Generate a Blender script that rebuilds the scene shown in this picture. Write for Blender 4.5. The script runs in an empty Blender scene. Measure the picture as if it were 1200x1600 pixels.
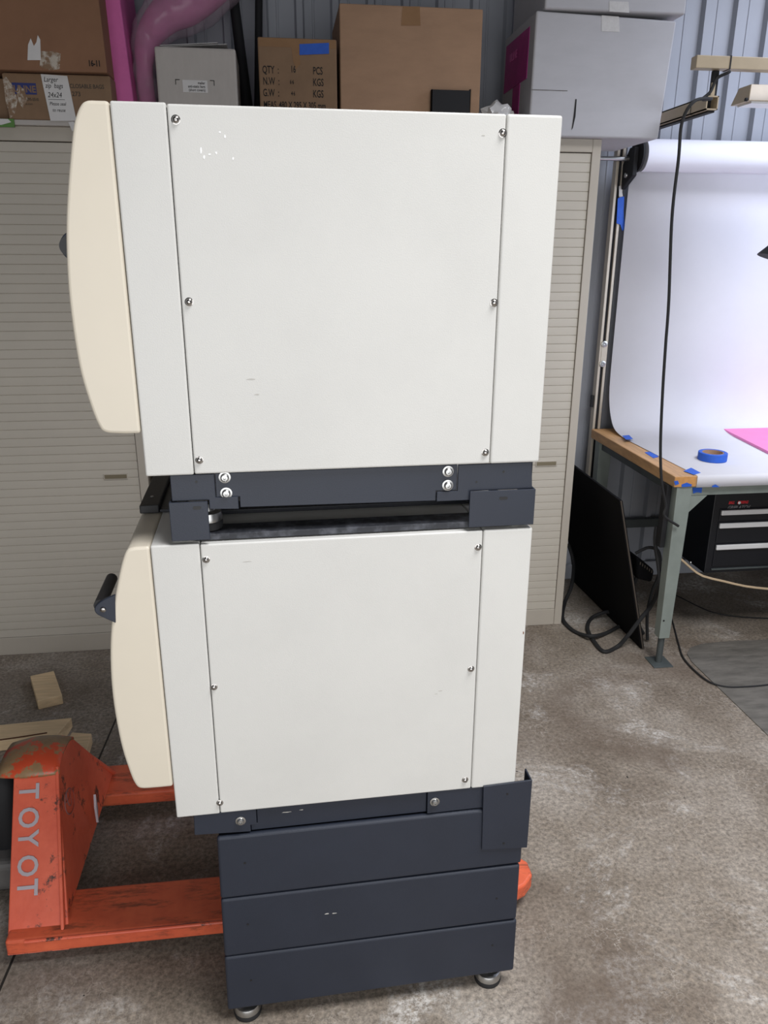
import bpy, bmesh, math, random
from mathutils import Vector, Matrix
random.seed(7)
S = bpy.context.scene
COL = S.collection

# ------------------------------------------------------------------ camera
FPX, PIT, YAW, ROL = 1217.4, 0.32453, -0.12980, 0.00448
CAM = Vector((0.27914, -1.27976, 1.6))
_cy, _sy = math.cos(YAW), math.sin(YAW)
_r = Vector((_cy, _sy, 0)); _f0 = Vector((-_sy, _cy, 0)); _up = Vector((0, 0, 1))
FW = math.cos(PIT)*_f0 - math.sin(PIT)*_up
_u = math.sin(PIT)*_f0 + math.cos(PIT)*_up
RT = math.cos(ROL)*_r + math.sin(ROL)*_u
UP = -math.sin(ROL)*_r + math.cos(ROL)*_u
cd = bpy.data.cameras.new('camera'); cam = bpy.data.objects.new('camera', cd); COL.objects.link(cam)
cd.sensor_fit = 'VERTICAL'; cd.sensor_height = 36.0; cd.lens = FPX/1600*36.0
cd.clip_start = 0.05; cd.clip_end = 60
cam.matrix_world = Matrix(((RT.x, UP.x, -FW.x, CAM.x), (RT.y, UP.y, -FW.y, CAM.y), (RT.z, UP.z, -FW.z, CAM.z), (0, 0, 0, 1)))
S.camera = cam

# ------------------------------------------------------------------ light
w = bpy.data.worlds.new('world'); S.world = w; w.use_nodes = True
bg = w.node_tree.nodes['Background']; bg.inputs[0].default_value = (0.80, 0.88, 1.0, 1); bg.inputs[1].default_value = 0.10

def area(name, loc, target, sx, sy, power, col, spread=180):
    l = bpy.data.lights.new(name, 'AREA'); l.shape = 'RECTANGLE'; l.size = sx; l.size_y = sy
    l.energy = power; l.color = col; l.spread = math.radians(spread)
    o = bpy.data.objects.new(name, l); COL.objects.link(o); o.location = loc
    o.rotation_euler = (Vector(target)-Vector(loc)).to_track_quat('-Z', 'Y').to_euler()
    return o
area('front_key_light', (0.35, -2.7, 1.10), (0.3, 0.0, 1.0), 3.2, 2.1, 62, (0.98, 0.985, 1.0))  # added broad key light behind the camera; no door stands there
area('hall_light', (1.7, -1.0, 4.15), (1.7, -0.8, 0.0), 1.8, 1.4, 84, (0.98, 0.98, 1.0), 110)
area('bench_light', (2.95, 1.25, 2.9), (2.7, 1.95, 1.2), 1.3, 0.5, 24, (0.76, 0.82, 1.0), 140)
area('backdrop_light', (2.75, 0.95, 1.55), (2.05, 2.2, 1.45), 0.7, 0.7, 3.8, (0.74, 0.83, 1.0), 100)
S.view_settings.view_transform = 'Standard'; S.view_settings.look = 'None'
S.view_settings.exposure = 0.0; S.view_settings.gamma = 1.0; S.view_settings.use_curve_mapping = False

# ------------------------------------------------------------------ materials
def srgb(r, g, b):
    f = lambda c: (c/255/12.92) if c/255 <= 0.04045 else ((c/255+0.055)/1.055)**2.4
    return (f(r), f(g), f(b), 1)
def mat(name, col, rough=0.5, metal=0.0, var=0.0, scale=8.0, bump=0.0, bscale=200.0, stretch=(1, 1, 1), col2=None, spec=0.5, lo=0.35, hi=0.65, trans=0.0, alpha=1.0, detail=5):
    m = bpy.data.materials.new(name); m.use_nodes = True
    nt = m.node_tree; N = nt.nodes; Lk = nt.links; b = N['Principled BSDF']
    b.inputs['Base Color'].default_value = col; b.inputs['Roughness'].default_value = rough
    b.inputs['Metallic'].default_value = metal; b.inputs['Specular IOR Level'].default_value = spec
    b.inputs['Transmission Weight'].default_value = trans; b.inputs['Alpha'].default_value = alpha
    tc = N.new('ShaderNodeTexCoord'); mp = N.new('ShaderNodeMapping'); mp.inputs['Scale'].default_value = stretch
    Lk.new(tc.outputs['Object'], mp.inputs['Vector'])
    if var or col2:
        n = N.new('ShaderNodeTexNoise'); n.inputs['Scale'].default_value = scale; n.inputs['Detail'].default_value = detail
        n.inputs['Roughness'].default_value = 0.65
        Lk.new(mp.outputs[0], n.inputs['Vector'])
        rp = N.new('ShaderNodeValToRGB'); rp.color_ramp.elements[0].position = lo; rp.color_ramp.elements[1].position = hi
        c2 = col2 or tuple(c*(1-var) for c in col[:3])+(1,)
        rp.color_ramp.elements[0].color = c2; rp.color_ramp.elements[1].color = col
        Lk.new(n.outputs['Fac'], rp.inputs[0]); Lk.new(rp.outputs[0], b.inputs['Base Color'])
    if bump:
        n2 = N.new('ShaderNodeTexNoise'); n2.inputs['Scale'].default_value = bscale; n2.inputs['Detail'].default_value = 3
        Lk.new(mp.outputs[0], n2.inputs['Vector'])
        bp = N.new('ShaderNodeBump'); bp.inputs['Strength'].default_value = bump; bp.inputs['Distance'].default_value = 0.002
        Lk.new(n2.outputs['Fac'], bp.inputs['Height']); Lk.new(bp.outputs[0], b.inputs['Normal'])
    return m

def floor_mat():
    m = bpy.data.materials.new('stained_concrete'); m.use_nodes = True
    nt = m.node_tree; N = nt.nodes; Lk = nt.links; b = N['Principled BSDF']
    tc = N.new('ShaderNodeTexCoord'); co = tc.outputs['Object']
    def noise(sc, det=6, ro=0.6, vec=None, dist=0.0):
        n = N.new('ShaderNodeTexNoise'); n.inputs['Scale'].default_value = sc; n.inputs['Detail'].default_value = det
        n.inputs['Roughness'].default_value = ro; n.inputs['Distortion'].default_value = dist
        Lk.new(vec or co, n.inputs['Vector']); return n.outputs['Fac']
    def ramp(f, *st):
        r = N.new('ShaderNodeValToRGB'); e = r.color_ramp.elements
        while len(e) < len(st): e.new(0.5)
        for k, (p, c) in enumerate(st): e[k].position = p; e[k].color = c
        Lk.new(f, r.inputs[0]); return r.outputs[0]
    def mix(f, a, c, t='MIX'):
        x = N.new('ShaderNodeMix'); x.data_type = 'RGBA'; x.blend_type = t
        if isinstance(f, float): x.inputs[0].default_value = f
        else: Lk.new(f, x.inputs[0])
        for i, v in ((6, a), (7, c)):
            if isinstance(v, tuple): x.inputs[i].default_value = v
            else: Lk.new(v, x.inputs[i])
        return x.outputs[2]
    W, K = (1, 1, 1, 1), (0, 0, 0, 1)
    base = ramp(noise(2.2, 8, 0.62), (0.30, srgb(102, 91, 79)), (0.48, srgb(130, 120, 108)), (0.72, srgb(160, 152, 142)))
    fine = ramp(noise(85, 8, 0.78), (0.32, (0.34, 0.33, 0.32, 1)), (0.5, (0.95, 0.95, 0.95, 1)), (0.70, (1.7, 1.68, 1.64, 1)))
    c = mix(1.0, base, fine, 'MULTIPLY')
    blot = ramp(noise(3.1, 9, 0.70, dist=0.7), (0.53, K), (0.66, W))
    grain = ramp(noise(65, 4, 0.8), (0.42, K), (0.62, W))
    bl = mix(1.0, blot, grain, 'MULTIPLY')
    c = mix(bl, c, srgb(204, 200, 194))
    dk = ramp(noise(1.7, 7, 0.6, dist=0.4), (0.50, K), (0.66, (0.7, 0.7, 0.7, 1)))
    c = mix(dk, c, srgb(92, 78, 66))
    # vein-like cracks of the worn coating
    v = N.new('ShaderNodeTexVoronoi'); v.feature = 'DISTANCE_TO_EDGE'; v.inputs['Scale'].default_value = 26
    va = N.new('ShaderNodeVectorMath'); va.operation = 'ADD'
    nn = N.new('ShaderNodeTexNoise'); nn.inputs['Scale'].default_value = 14; nn.inputs['Detail'].default_value = 6; Lk.new(co, nn.inputs['Vector'])
    vs = N.new('ShaderNodeVectorMath'); vs.operation = 'SCALE'; vs.inputs['Scale'].default_value = 0.16; Lk.new(nn.outputs['Color'], vs.inputs[0])
    Lk.new(co, va.inputs[0]); Lk.new(vs.outputs[0], va.inputs[1]); Lk.new(va.outputs[0], v.inputs['Vector'])
    cr = ramp(v.outputs['Distance'], (0.0, (0.55, 0.55, 0.55, 1)), (0.035, K))
    msk = ramp(noise(5, 4, 0.6), (0.48, K), (0.62, W))
    c = mix(mix(1.0, cr, msk, 'MULTIPLY'), c, srgb(186, 178, 168))
    spk = ramp(noise(38, 2, 0.5), (0.76, K), (0.775, W))
    c = mix(spk, c, srgb(48, 44, 40))
    # saw-cut joint running away from the camera, x = -0.4185 + 0.048*y
    sep = N.new('ShaderNodeSeparateXYZ'); Lk.new(co, sep.inputs[0])
    m1 = N.new('ShaderNodeMath'); m1.operation = 'MULTIPLY_ADD'; m1.inputs[1].default_value = -0.048; m1.inputs[2].default_value = 0.4185
    Lk.new(sep.outputs['Y'], m1.inputs[0])
    m2 = N.new('ShaderNodeMath'); m2.operation = 'ADD'; Lk.new(sep.outputs['X'], m2.inputs[0]); Lk.new(m1.outputs[0], m2.inputs[1])
    m3 = N.new('ShaderNodeMath'); m3.operation = 'ABSOLUTE'; Lk.new(m2.outputs[0], m3.inputs[0])
    m4 = N.new('ShaderNodeMath'); m4.operation = 'LESS_THAN'; m4.inputs[1].default_value = 0.0032; Lk.new(m3.outputs[0], m4.inputs[0])
    c = mix(m4.outputs[0], c, srgb(44, 40, 36))
    Lk.new(c, b.inputs['Base Color'])
    b.inputs['Roughness'].default_value = 0.62; b.inputs['Specular IOR Level'].default_value = 0.35
    bp = N.new('ShaderNodeBump'); bp.inputs['Strength'].default_value = 0.35; bp.inputs['Distance'].default_value = 0.003
    Lk.new(noise(60, 6, 0.7), bp.inputs['Height']); Lk.new(bp.outputs[0], b.inputs['Normal'])
    return m

def scratched(name, col, sc_col, rough=0.45, scale=9.0, lo=0.60, hi=0.64, col2=None, stretch=(1, 1, 1)):
    m = mat(name, col, rough, col2=col2 or tuple(c*0.72 for c in col[:3])+(1,), scale=6, bump=0.25, bscale=60)
    nt = m.node_tree; N = nt.nodes; Lk = nt.links; b = N['Principled BSDF']
    src = b.inputs['Base Color'].links[0].from_socket
    tc = N.new('ShaderNodeTexCoord'); mp = N.new('ShaderNodeMapping'); mp.inputs['Scale'].default_value = stretch
    n = N.new('ShaderNodeTexNoise'); n.inputs['Scale'].default_value = scale; n.inputs['Detail'].default_value = 8; n.inputs['Roughness'].default_value = 0.75
    Lk.new(tc.outputs['Object'], mp.inputs[0]); Lk.new(mp.outputs[0], n.inputs['Vector'])
    rp = N.new('ShaderNodeValToRGB'); rp.color_ramp.elements[0].position = lo; rp.color_ramp.elements[1].position = hi
    Lk.new(n.outputs['Fac'], rp.inputs[0])
    x = N.new('ShaderNodeMix'); x.data_type = 'RGBA'; Lk.new(rp.outputs[0], x.inputs[0]); Lk.new(src, x.inputs[6]); x.inputs[7].default_value = sc_col
    Lk.new(x.outputs[2], b.inputs['Base Color'])
    return m

M = {
 'floor': floor_mat(),
 'wall': mat('ribbed_steel_wall', srgb(160, 163, 170), 0.42, var=0.06, scale=3),
 'white': mat('white_enamel', srgb(209, 208, 203), 0.48, var=0.045, scale=5, bump=0.12, bscale=500, lo=0.3, hi=0.6),
 'cream': mat('cream_plastic', srgb(217, 208, 190), 0.42, var=0.03, scale=4),
 'seam': mat('dark_seam', srgb(40, 40, 42), 0.8),
 'navy': mat('navy_coated_steel', srgb(35, 41, 54), 0.5, var=0.10, scale=9, bump=0.1, bscale=500),
 'navy_dark': mat('dark_navy_steel', srgb(30, 33, 41), 0.45, var=0.2, scale=30),
 'dusty': mat('dusty_black_rail', srgb(88, 90, 97), 0.6, col2=srgb(36, 38, 44), scale=35, lo=0.45, hi=0.7),
 'black': mat('black_plastic', srgb(22, 22, 24), 0.5),
 'soft_black': mat('matte_black', srgb(20, 20, 23), 0.75),
 'rubber': mat('black_rubber', srgb(28, 28, 29), 0.75),
 'chrome': mat('polished_steel', (0.42, 0.40, 0.38, 1), 0.16, 1.0),
 'zinc': mat('zinc_plated_steel', (0.46, 0.46, 0.45, 1), 0.30, 0.95),
 'cab': mat('greige_tambour', srgb(194, 187, 174), 0.58, var=0.05, scale=3, bump=0.1, bscale=300),
 'cab_frame': mat('greige_cabinet_steel', srgb(184, 176, 163), 0.5, var=0.05, scale=3),
 'card': mat('brown_cardboard', srgb(167, 134, 107), 0.85, var=0.12, scale=7, bump=0.15, bscale=150, stretch=(1, 1, 3)),
 'card_dark': mat('dull_cardboard', srgb(140, 112, 86), 0.8, var=0.15, scale=9),
 'card_white': mat('white_cardboard', srgb(180, 179, 182), 0.8, var=0.07, scale=5, stretch=(1, 1, 3)),
 'card_grey': mat('off_white_cardboard', srgb(188, 182, 176), 0.8, var=0.07, scale=12, stretch=(3, 1, 1)),
 'tape_clear': mat('packing_tape', srgb(150, 116, 84), 0.15, var=0.1, scale=20),
 'tape_white': mat('clear_tape_on_white', srgb(208, 206, 204), 0.15, var=0.1, scale=30, bump=0.8, bscale=60),
 'film': mat('crinkled_film', srgb(196, 186, 172), 0.12, col2=srgb(140, 114, 90), scale=42, bump=1.0, bscale=80, lo=0.45, hi=0.6),
 'blue_tape': mat('blue_masking_tape', srgb(36, 92, 196), 0.65, var=0.15, scale=30),
 'ink': mat('black_ink', srgb(26, 24, 24), 0.8),
 'ink_soft': mat('grey_ink', srgb(74, 66, 58), 0.8),
 'paper': mat('note_paper', srgb(216, 214, 212), 0.8, var=0.04, scale=20),
 'backdrop': mat('backdrop_paper', srgb(226, 226, 234), 0.75, var=0.035, scale=4),
 'label_blue': mat('blue_print', srgb(38, 48, 112), 0.6),
 'label_pink': mat('magenta_print', srgb(176, 44, 130), 0.5, var=0.2, scale=25),
 'pink': mat('pink_foam', srgb(216, 108, 172), 0.7, var=0.08, scale=12, bump=0.2, bscale=120),
 'pink_pale': mat('pink_antistatic_foam', srgb(240, 140, 196), 0.7, var=0.05, scale=12),
 'green': mat('green_card', srgb(88, 132, 62), 0.6),
 'orange': scratched('worn_orange_paint', srgb(226, 106, 76), srgb(78, 52, 44), 0.42, 11.0, 0.565, 0.62, col2=srgb(204, 84, 58)),
 'orange_fork': scratched('scuffed_orange_paint', srgb(222, 106, 70), srgb(120, 66, 48), 0.45, 8.0, 0.50, 0.66, col2=srgb(196, 84, 56), stretch=(1, 4, 4)),
 'worn_cap': scratched('paint_worn_to_steel', srgb(164, 134, 96), srgb(206, 78, 46), 0.34, 6.5, 0.49, 0.51, col2=srgb(118, 92, 66)),
 'decal': scratched('worn_grey_lettering', srgb(180, 172, 178), srgb(205, 96, 66), 0.6, 22.0, 0.60, 0.66, col2=srgb(168, 158, 162)),
 'decal_soft': mat('faded_lettering', srgb(140, 96, 92), 0.6),
 'tank': mat('grey_pump_housing', srgb(96, 94, 92), 0.5, var=0.3, scale=8),
 'wood': mat('pine_lumber', srgb(232, 204, 162), 0.75, var=0.22, scale=9, stretch=(0.6, 6, 6), bump=0.3, bscale=60),
 'wood_end': mat('pine_end_grain', srgb(196, 176, 144), 0.8, var=0.12, scale=20),
 'crack': mat('split_wood', srgb(92, 56, 34), 0.9),
 'butcher': mat('butcher_block', srgb(196, 152, 104), 0.5, var=0.30, scale=11, stretch=(6, 0.7, 3)),
 'butcher_end': mat('butcher_block_end', srgb(206, 150, 88), 0.55, var=0.25, scale=30),
 'bench': mat('grey_green_steel', srgb(132, 140, 134), 0.45, var=0.14, scale=12),
 'bench_dark': mat('weathered_grey_steel', srgb(74, 80, 80), 0.5, var=0.2, scale=14),
 'alu': mat('aluminium_extrusion', srgb(196, 186, 170), 0.4, 0.25, var=0.1, scale=8),
 'arm': mat('beige_steel_tube', srgb(178, 162, 136), 0.45, var=0.1, scale=10),
 'tan': mat('tan_strap', srgb(188, 166, 136), 0.6),
 'mat': mat('grey_floor_mat', srgb(116, 112, 105), 0.6, var=0.42, scale=6, stretch=(1, 4, 1), bump=0.2, bscale=90),
 'silver': mat('brushed_pull', srgb(226, 226, 226), 0.38, 0.25),
 'red': mat('red_print', srgb(206, 40, 48), 0.5),
 'toolbox': mat('black_toolbox_paint', srgb(15, 17, 23), 0.4),
 'smudge': mat('scuffed_patch', srgb(236, 233, 226), 0.5, var=0.05, scale=40),
 'scuff': mat('grey_scuff', srgb(184, 181, 174), 0.7),
 'rust': mat('rust_fleck', srgb(120, 78, 52), 0.8),
}
def bag_mat():
    m = mat('pink_bag_film', srgb(214, 190, 204), 0.16, spec=0.6, bump=1.0, bscale=22)
    nt = m.node_tree; N = nt.nodes; Lk = nt.links
    tr = N.new('ShaderNodeBsdfTransparent'); mx = N.new('ShaderNodeMixShader'); mx.inputs[0].default_value = 0.24
    Lk.new(tr.outputs[0], mx.inputs[1]); Lk.new(N['Principled BSDF'].outputs[0], mx.inputs[2]); Lk.new(mx.outputs[0], N['Material Output'].inputs[0])
    return m
M['bag'] = bag_mat()
M['pink_dull'] = mat('dusky_pink_foam', srgb(190, 96, 150), 0.8, var=0.3, scale=9)
M['card_umber'] = mat('umber_cardboard', srgb(142, 104, 78), 0.85, var=0.12, scale=7, bump=0.15, bscale=150)
M['letter_grey'] = mat('grey_print', srgb(112, 110, 112), 0.5)
M['panel_black'] = mat('flat_black_panel', srgb(9, 9, 11), 0.85, spec=0.15)
M['fleck'] = mat('glossy_white', srgb(250, 250, 250), 0.3)

# ------------------------------------------------------------------ helpers
TURN = 0.02479            # the machine stack stands slightly turned against the room
class Frame:
    def __init__(s, rot=0.0): s.rot = rot; s.m = Matrix.Rotation(rot, 4, 'Z')
ROOM = Frame(0.0); MACH = Frame(TURN)

def ray(px, py): return FW + RT*((px-600)/FPX) - UP*((py-800)/FPX)
def at(px, py, x=None, y=None, z=None):
    d = ray(px, py); k, v = (0, x) if x is not None else (1, y) if y is not None else (2, z)
    return CAM + d*((v-CAM[k])/d[k])

def thing(name, label, cat, org=(0, 0, 0), group=None, frame=ROOM):
    o = bpy.data.objects.new(name, None); COL.objects.link(o)
    o.empty_display_size = 0.05
    o.location = frame.m @ Vector(org); o.rotation_euler = (0, 0, frame.rot)
    o['label'] = label; o['category'] = cat
    if group: o['group'] = group
    return o
ORG = {}
def T(name, label, cat, org=(0, 0, 0), group=None, frame=ROOM):
    o = thing(name, label, cat, org, group, frame); ORG[o.name] = Vector(org); return o

def spline(pts, n=6, closed=False):
    P = [Vector(p) for p in pts]; out = []
    L = len(P)
    rng = range(L if closed else L-1)
    for i in rng:
        g = lambda k: P[k % L] if closed else P[max(0, min(L-1, k))]
        p0, p1, p2, p3 = g(i-1), g(i), g(i+1), g(i+2)
        for j in range(n):
            t = j/n
            out.append(0.5*((2*p1)+(p2-p0)*t+(2*p0-5*p1+4*p2-p3)*t*t+(3*p1-p0-3*p2+p3)*t**3))
    if not closed: out.append(P[-1])
    return out

class MB:
    def __init__(s): s.b = bmesh.new()
    def box(s, x0, x1, y0, y1, z0, z1):
        v = [s.b.verts.new(p) for p in ((x0,y0,z0),(x1,y0,z0),(x1,y1,z0),(x0,y1,z0),(x0,y0,z1),(x1,y0,z1),(x1,y1,z1),(x0,y1,z1))]
        for f in ((0,3,2,1),(4,5,6,7),(0,1,5,4),(1,2,6,5),(2,3,7,6),(3,0,4,7)): s.b.faces.new([v[i] for i in f])
        return s
    def prism(s, poly, axis, a, b):
        """poly: 2-D outline in the two axes other than `axis`, extruded from a to b."""
        def P(p, t):
            if axis == 'y': return (p[0], t, p[1])
            if axis == 'x': return (t, p[0], p[1])
            return (p[0], p[1], t)
        A = [s.b.verts.new(P(p, a)) for p in poly]; B = [s.b.verts.new(P(p, b)) for p in poly]
        s.b.faces.new(A); s.b.faces.new(B[::-1])
        n = len(poly)
        for i in range(n): s.b.faces.new((A[i], B[i], B[(i+1) % n], A[(i+1) % n]))
        return s
    def hull(s, A, B):
        """solid between two 3-D outlines with matching vertices"""
        a = [s.b.verts.new(p) for p in A]; b = [s.b.verts.new(p) for p in B]
        s.b.faces.new(a); s.b.faces.new(b[::-1]); n = len(a)
        for i in range(n): s.b.faces.new((a[i], b[i], b[(i+1) % n], a[(i+1) % n]))
        return s
    def tube(s, pts, r, seg=10, flat=None, caps=True):
        P = [Vector(p) for p in pts]; rings = []; ref = None
        for i, p in enumerate(P):
            d = (P[min(i+1, len(P)-1)]-P[max(i-1, 0)]).normalized()
            if ref is None: ref = d.orthogonal() if abs(d.z) > 0.9 else Vector((0, 0, 1))
            a = (ref-d*ref.dot(d))
            if a.length < 1e-5: a = d.orthogonal()
            a.normalize(); bb = d.cross(a); ref = a
            rr = r[i] if isinstance(r, (list, tuple)) else r
            ra, rb = (rr, rr) if flat is None else (rr*flat, rr)
            rings.append([s.b.verts.new(p+a*math.cos(2*math.pi*k/seg)*ra+bb*math.sin(2*math.pi*k/seg)*rb) for k in range(seg)])
        for q in range(len(rings)-1):
            for k in range(seg): s.b.faces.new((rings[q][k], rings[q][(k+1) % seg], rings[q+1][(k+1) % seg], rings[q+1][k]))
        if caps: s.b.faces.new(rings[0][::-1]); s.b.faces.new(rings[-1])
        return s
    def cyl(s, p0, p1, r, seg=24): return s.tube([p0, p1], r, seg)
    def lathe(s, c, axis, prof, seg=28):
        """prof: list of (radius, height along axis)"""
        ax = Vector(axis).normalized(); a = ax.orthogonal().normalized(); bb = ax.cross(a); c = Vector(c); rings = []
        for r, h in prof:
            rings.append([s.b.verts.new(c+ax*h+(a*math.cos(2*math.pi*k/seg)+bb*math.sin(2*math.pi*k/seg))*max(r, 1e-5)) for k in range(seg)])
        for q in range(len(rings)-1):
            for k in range(seg): s.b.faces.new((rings[q][k], rings[q][(k+1) % seg], rings[q+1][(k+1) % seg], rings[q+1][k]))
        s.b.faces.new(rings[0][::-1]); s.b.faces.new(rings[-1])
        return s
    def ring(s, c, ro, ri, h, seg=36):
        c = Vector(c); R = []
        for r, z in ((ro, 0), (ro, h), (ri, h), (ri, 0)):
            R.append([s.b.verts.new(c+Vector((r*math.cos(2*math.pi*k/seg), r*math.sin(2*math.pi*k/seg), z))) for k in range(seg)])
        for q in range(4):
            for k in range(seg): s.b.faces.new((R[q][k], R[q][(k+1) % seg], R[(q+1) % 4][(k+1) % seg], R[(q+1) % 4][k]))
        return s
    def quad(s, *p):
        s.b.faces.new([s.b.verts.new(q) for q in p]); return s
    def build(s, name, m, parent=None, bevel=0.0, smooth=False, org=None, frame=ROOM, label=None, seg=2):
        bmesh.ops.recalc_face_normals(s.b, faces=s.b.faces)
        if parent is not None:
            o0 = ORG[parent.name]
        else:
            o0 = Vector(org) if org is not None else Vector((0, 0, 0))
        bmesh.ops.translate(s.b, verts=s.b.verts, vec=-o0)
        me = bpy.data.meshes.new(name); s.b.to_mesh(me); s.b.free()
        me.materials.append(M[m] if isinstance(m, str) else m)
        ob = bpy.data.objects.new(name, me); COL.objects.link(ob)
        if parent is not None:
            ob.parent = parent; ORG[ob.name] = o0
        else:
            ob.location = frame.m @ o0; ob.rotation_euler = (0, 0, frame.rot); ORG[ob.name] = o0
        if bevel:
            md = ob.modifiers.new('bevel', 'BEVEL'); md.width = bevel; md.segments = seg; md.limit_method = 'ANGLE'; md.angle_limit = math.radians(35)
        if smooth:
            for p in me.polygons: p.use_smooth = True
            me.set_sharp_from_angle(angle=math.radians(38))
        if label: ob['label'] = label
        return ob

def tag(o, label, cat, group=None):
    o['label'] = label; o['category'] = cat
    if group: o['group'] = group
    return o
def struct(name, mb, m, **k):
    o = mb.build(name, m, **k); o['kind'] = 'structure'; return o

def words(txt, name, m, parent, origin, ux, uy, size, depth=0.0006, squash=1.0, shear=0.0, align='LEFT', bold=0.0):
    """raised lettering: text x runs along ux, text y along uy, from origin (frame coordinates)"""
    cu = bpy.data.curves.new(name, 'FONT'); cu.body = txt; cu.size = size; cu.extrude = depth; cu.shear = shear
    cu.align_x = align; cu.offset = bold; cu.resolution_u = 3
    tmp = bpy.data.objects.new('tmp', cu); COL.objects.link(tmp)
    dg = bpy.context.evaluated_depsgraph_get(); dg.update()
    me = bpy.data.meshes.new_from_object(tmp.evaluated_get(dg)); bpy.data.objects.remove(tmp); bpy.data.curves.remove(cu)
    ux = Vector(ux).normalized(); uy = Vector(uy).normalized(); n = ux.cross(uy); o0 = ORG[parent.name]; og = Vector(origin)
    for v in me.vertices: v.co = og-o0+ux*v.co.x*squash+uy*v.co.y+n*(v.co.z+depth*0.5)
    me.name = name; me.materials.clear(); me.materials.append(M[m])
    ob = bpy.data.objects.new(name, me); COL.objects.link(ob); ob.parent = parent; ORG[ob.name] = o0
    return ob

X, Y, Z = (1, 0, 0), (0, 1, 0), (0, 0, 1)

# ================================================================== THE SETTING
struct('floor', MB().box(-3.2, 4.6, -2.6, 2.40, -0.05, 0), 'floor')
# ribbed steel wall
WY = 2.30; prof = []
x = -3.2; P0 = 0.142
while x < 4.6:
    for dx, dy in ((0.0, 0.0), (0.028, 0.0), (0.036, -0.026), (0.060, -0.026), (0.068, 0.0), (0.098, 0.0), (0.100, -0.003), (0.106, -0.003), (0.108, 0.0)):
        prof.append((x+dx, WY+dy))
    x += P0
prof += [(4.6, WY), (4.6, WY+0.06), (-3.2, WY+0.06)]
wb = MB(); A = [wb.b.verts.new((p[0], p[1], 0.0)) for p in prof]; B = [wb.b.verts.new((p[0], p[1], 4.3)) for p in prof]
for i in range(len(prof)): wb.b.faces.new((A[i], A[(i+1) % len(A)], B[(i+1) % len(A)], B[i]))
struct('wall_back', wb, 'wall')
struct('ceiling', MB().box(-3.2, 4.6, -2.6, 2.40, 4.3, 4.35), 'wall')
struct('wall_left', MB().box(-3.26, -3.2, -2.6, 2.40, 0, 4.3), 'wall')
struct('wall_right', MB().box(4.6, 4.66, -2.6, 2.40, 0, 4.3), 'wall')
struct('trim_1', MB().box(1.50, 4.6, WY-0.055, WY-0.027, 0.270, 0.315), 'bench_dark', bevel=0.003)      # dark girt seen under the bench
struct('trim_2', MB().box(1.50, 4.6, WY-0.045, WY-0.027, 0.0, 0.075), 'wall', bevel=0.003)            # base board

# ================================================================== MACHINES
def catmull2(pts, n=5): return [(p.x, p.y) for p in spline([(a, b, 0) for a, b in pts], n)]
def screw(parent, x, z, r=0.0053, y=0.0):
    o = MB().lathe((x, y, z), (0, -1, 0), [(r*1.25, 0), (r*1.25, 0.0008), (r, 0.0012), (r*0.93, 0.003), (r*0.7, 0.0046), (r*0.30, 0.0052), (r*0.26, 0.0036), (0, 0.0036)], 20).build('screw', 'chrome', parent, smooth=True)
    return o
XF, XS, XR, XB = 0.0485, 0.1270, 0.6325, 0.7270      # front edge, front seam, rear seam, back edge
DEP = 0.70
def machine(name, label, z0, z1, xoff, cap, caps_z, screws, handle):
    t = T(name, label, 'machine', (0.4, 0.35, z0), frame=MACH)
    a, s, r, b = XF+xoff[0], XS, XR+xoff[1], XB+xoff[2]
    g = 0.0006
    MB().box(a, s-g, 0.0, DEP, z0, z1).build('front_frame', 'white', t, bevel=0.003, seg=3)
    MB().box(s+g, r-g, 0.0, DEP, z0+0.001, z1-0.0015).build('side_panel', 'white', t, bevel=0.003, seg=3)
    MB().box(r+g, b, 0.0, DEP, z0, z1-0.001).build('rear_panel', 'white', t, bevel=0.004, seg=3)
    MB().box(a+0.01, b-0.01, 0.006, DEP-0.006, z0+0.006, z1-0.006).build('chassis', 'seam', t)
    out = catmull2(cap, 5)+[(a-0.0012, caps_z[0]), (a-0.0012, caps_z[1])]
    MB().prism(out, 'y', 0.0008, DEP).build('door', 'cream', t, bevel=0.005, seg=3)
    for x, z in screws: screw(t, x, z)
    hx, hz, hr = handle
    h = MB().cyl((hx, 0.006, hz), (hx, 0.125, hz), hr, 20).build('handle', 'black', t, smooth=True)
    return t, a, s, r, b
capU = [(0.030, 1.8005), (0.018, 1.8000), (0.009, 1.795), (0.000, 1.780), (-0.008, 1.755), (-0.024, 1.678), (-0.034, 1.610), (-0.0395, 1.524), (-0.037, 1.428), (-0.027, 1.365), (-0.0175, 1.330), (-0.008, 1.3185), (0.015, 1.3155), (0.030, 1.315)]
capL = [(0.030, 1.1185), (0.016, 1.1180), (0.006, 1.114), (-0.002, 1.100), (-0.013, 1.066), (-0.030, 0.998), (-0.042, 0.922), (-0.0470, 0.832), (-0.043, 0.737), (-0.034, 0.675), (-0.026, 0.642), (-0.016, 0.630), (0.010, 0.628), (0.030, 0.628)]
up, *_ = machine('instrument_cabinet', 'upper white instrument cabinet with bowed cream door, tallest and topmost of the stacked pair', 1.2425, 1.8005, (0, 0.004, 0), capU, (1.315, 1.8005),
    [(0.139, 1.778), (0.631, 1.772), (0.139, 1.522), (0.630, 1.518), (0.137, 1.268), (0.627, 1.264)], (-0.031, 1.603, 0.0145))
lo, *_ = machine('instrument_cabinet', 'lower white instrument cabinet with bowed cream door, sitting on the navy base stand', 0.556, 1.1195, (-0.004, -0.002, -0.003), capL, (0.628, 1.1185),
    [(0.136, 1.090), (0.622, 1.086), (0.133, 0.838), (0.619, 0.835), (0.128, 0.582), (0.617, 0.580)], (-0.0505, 1.012, 0.0105))
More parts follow.
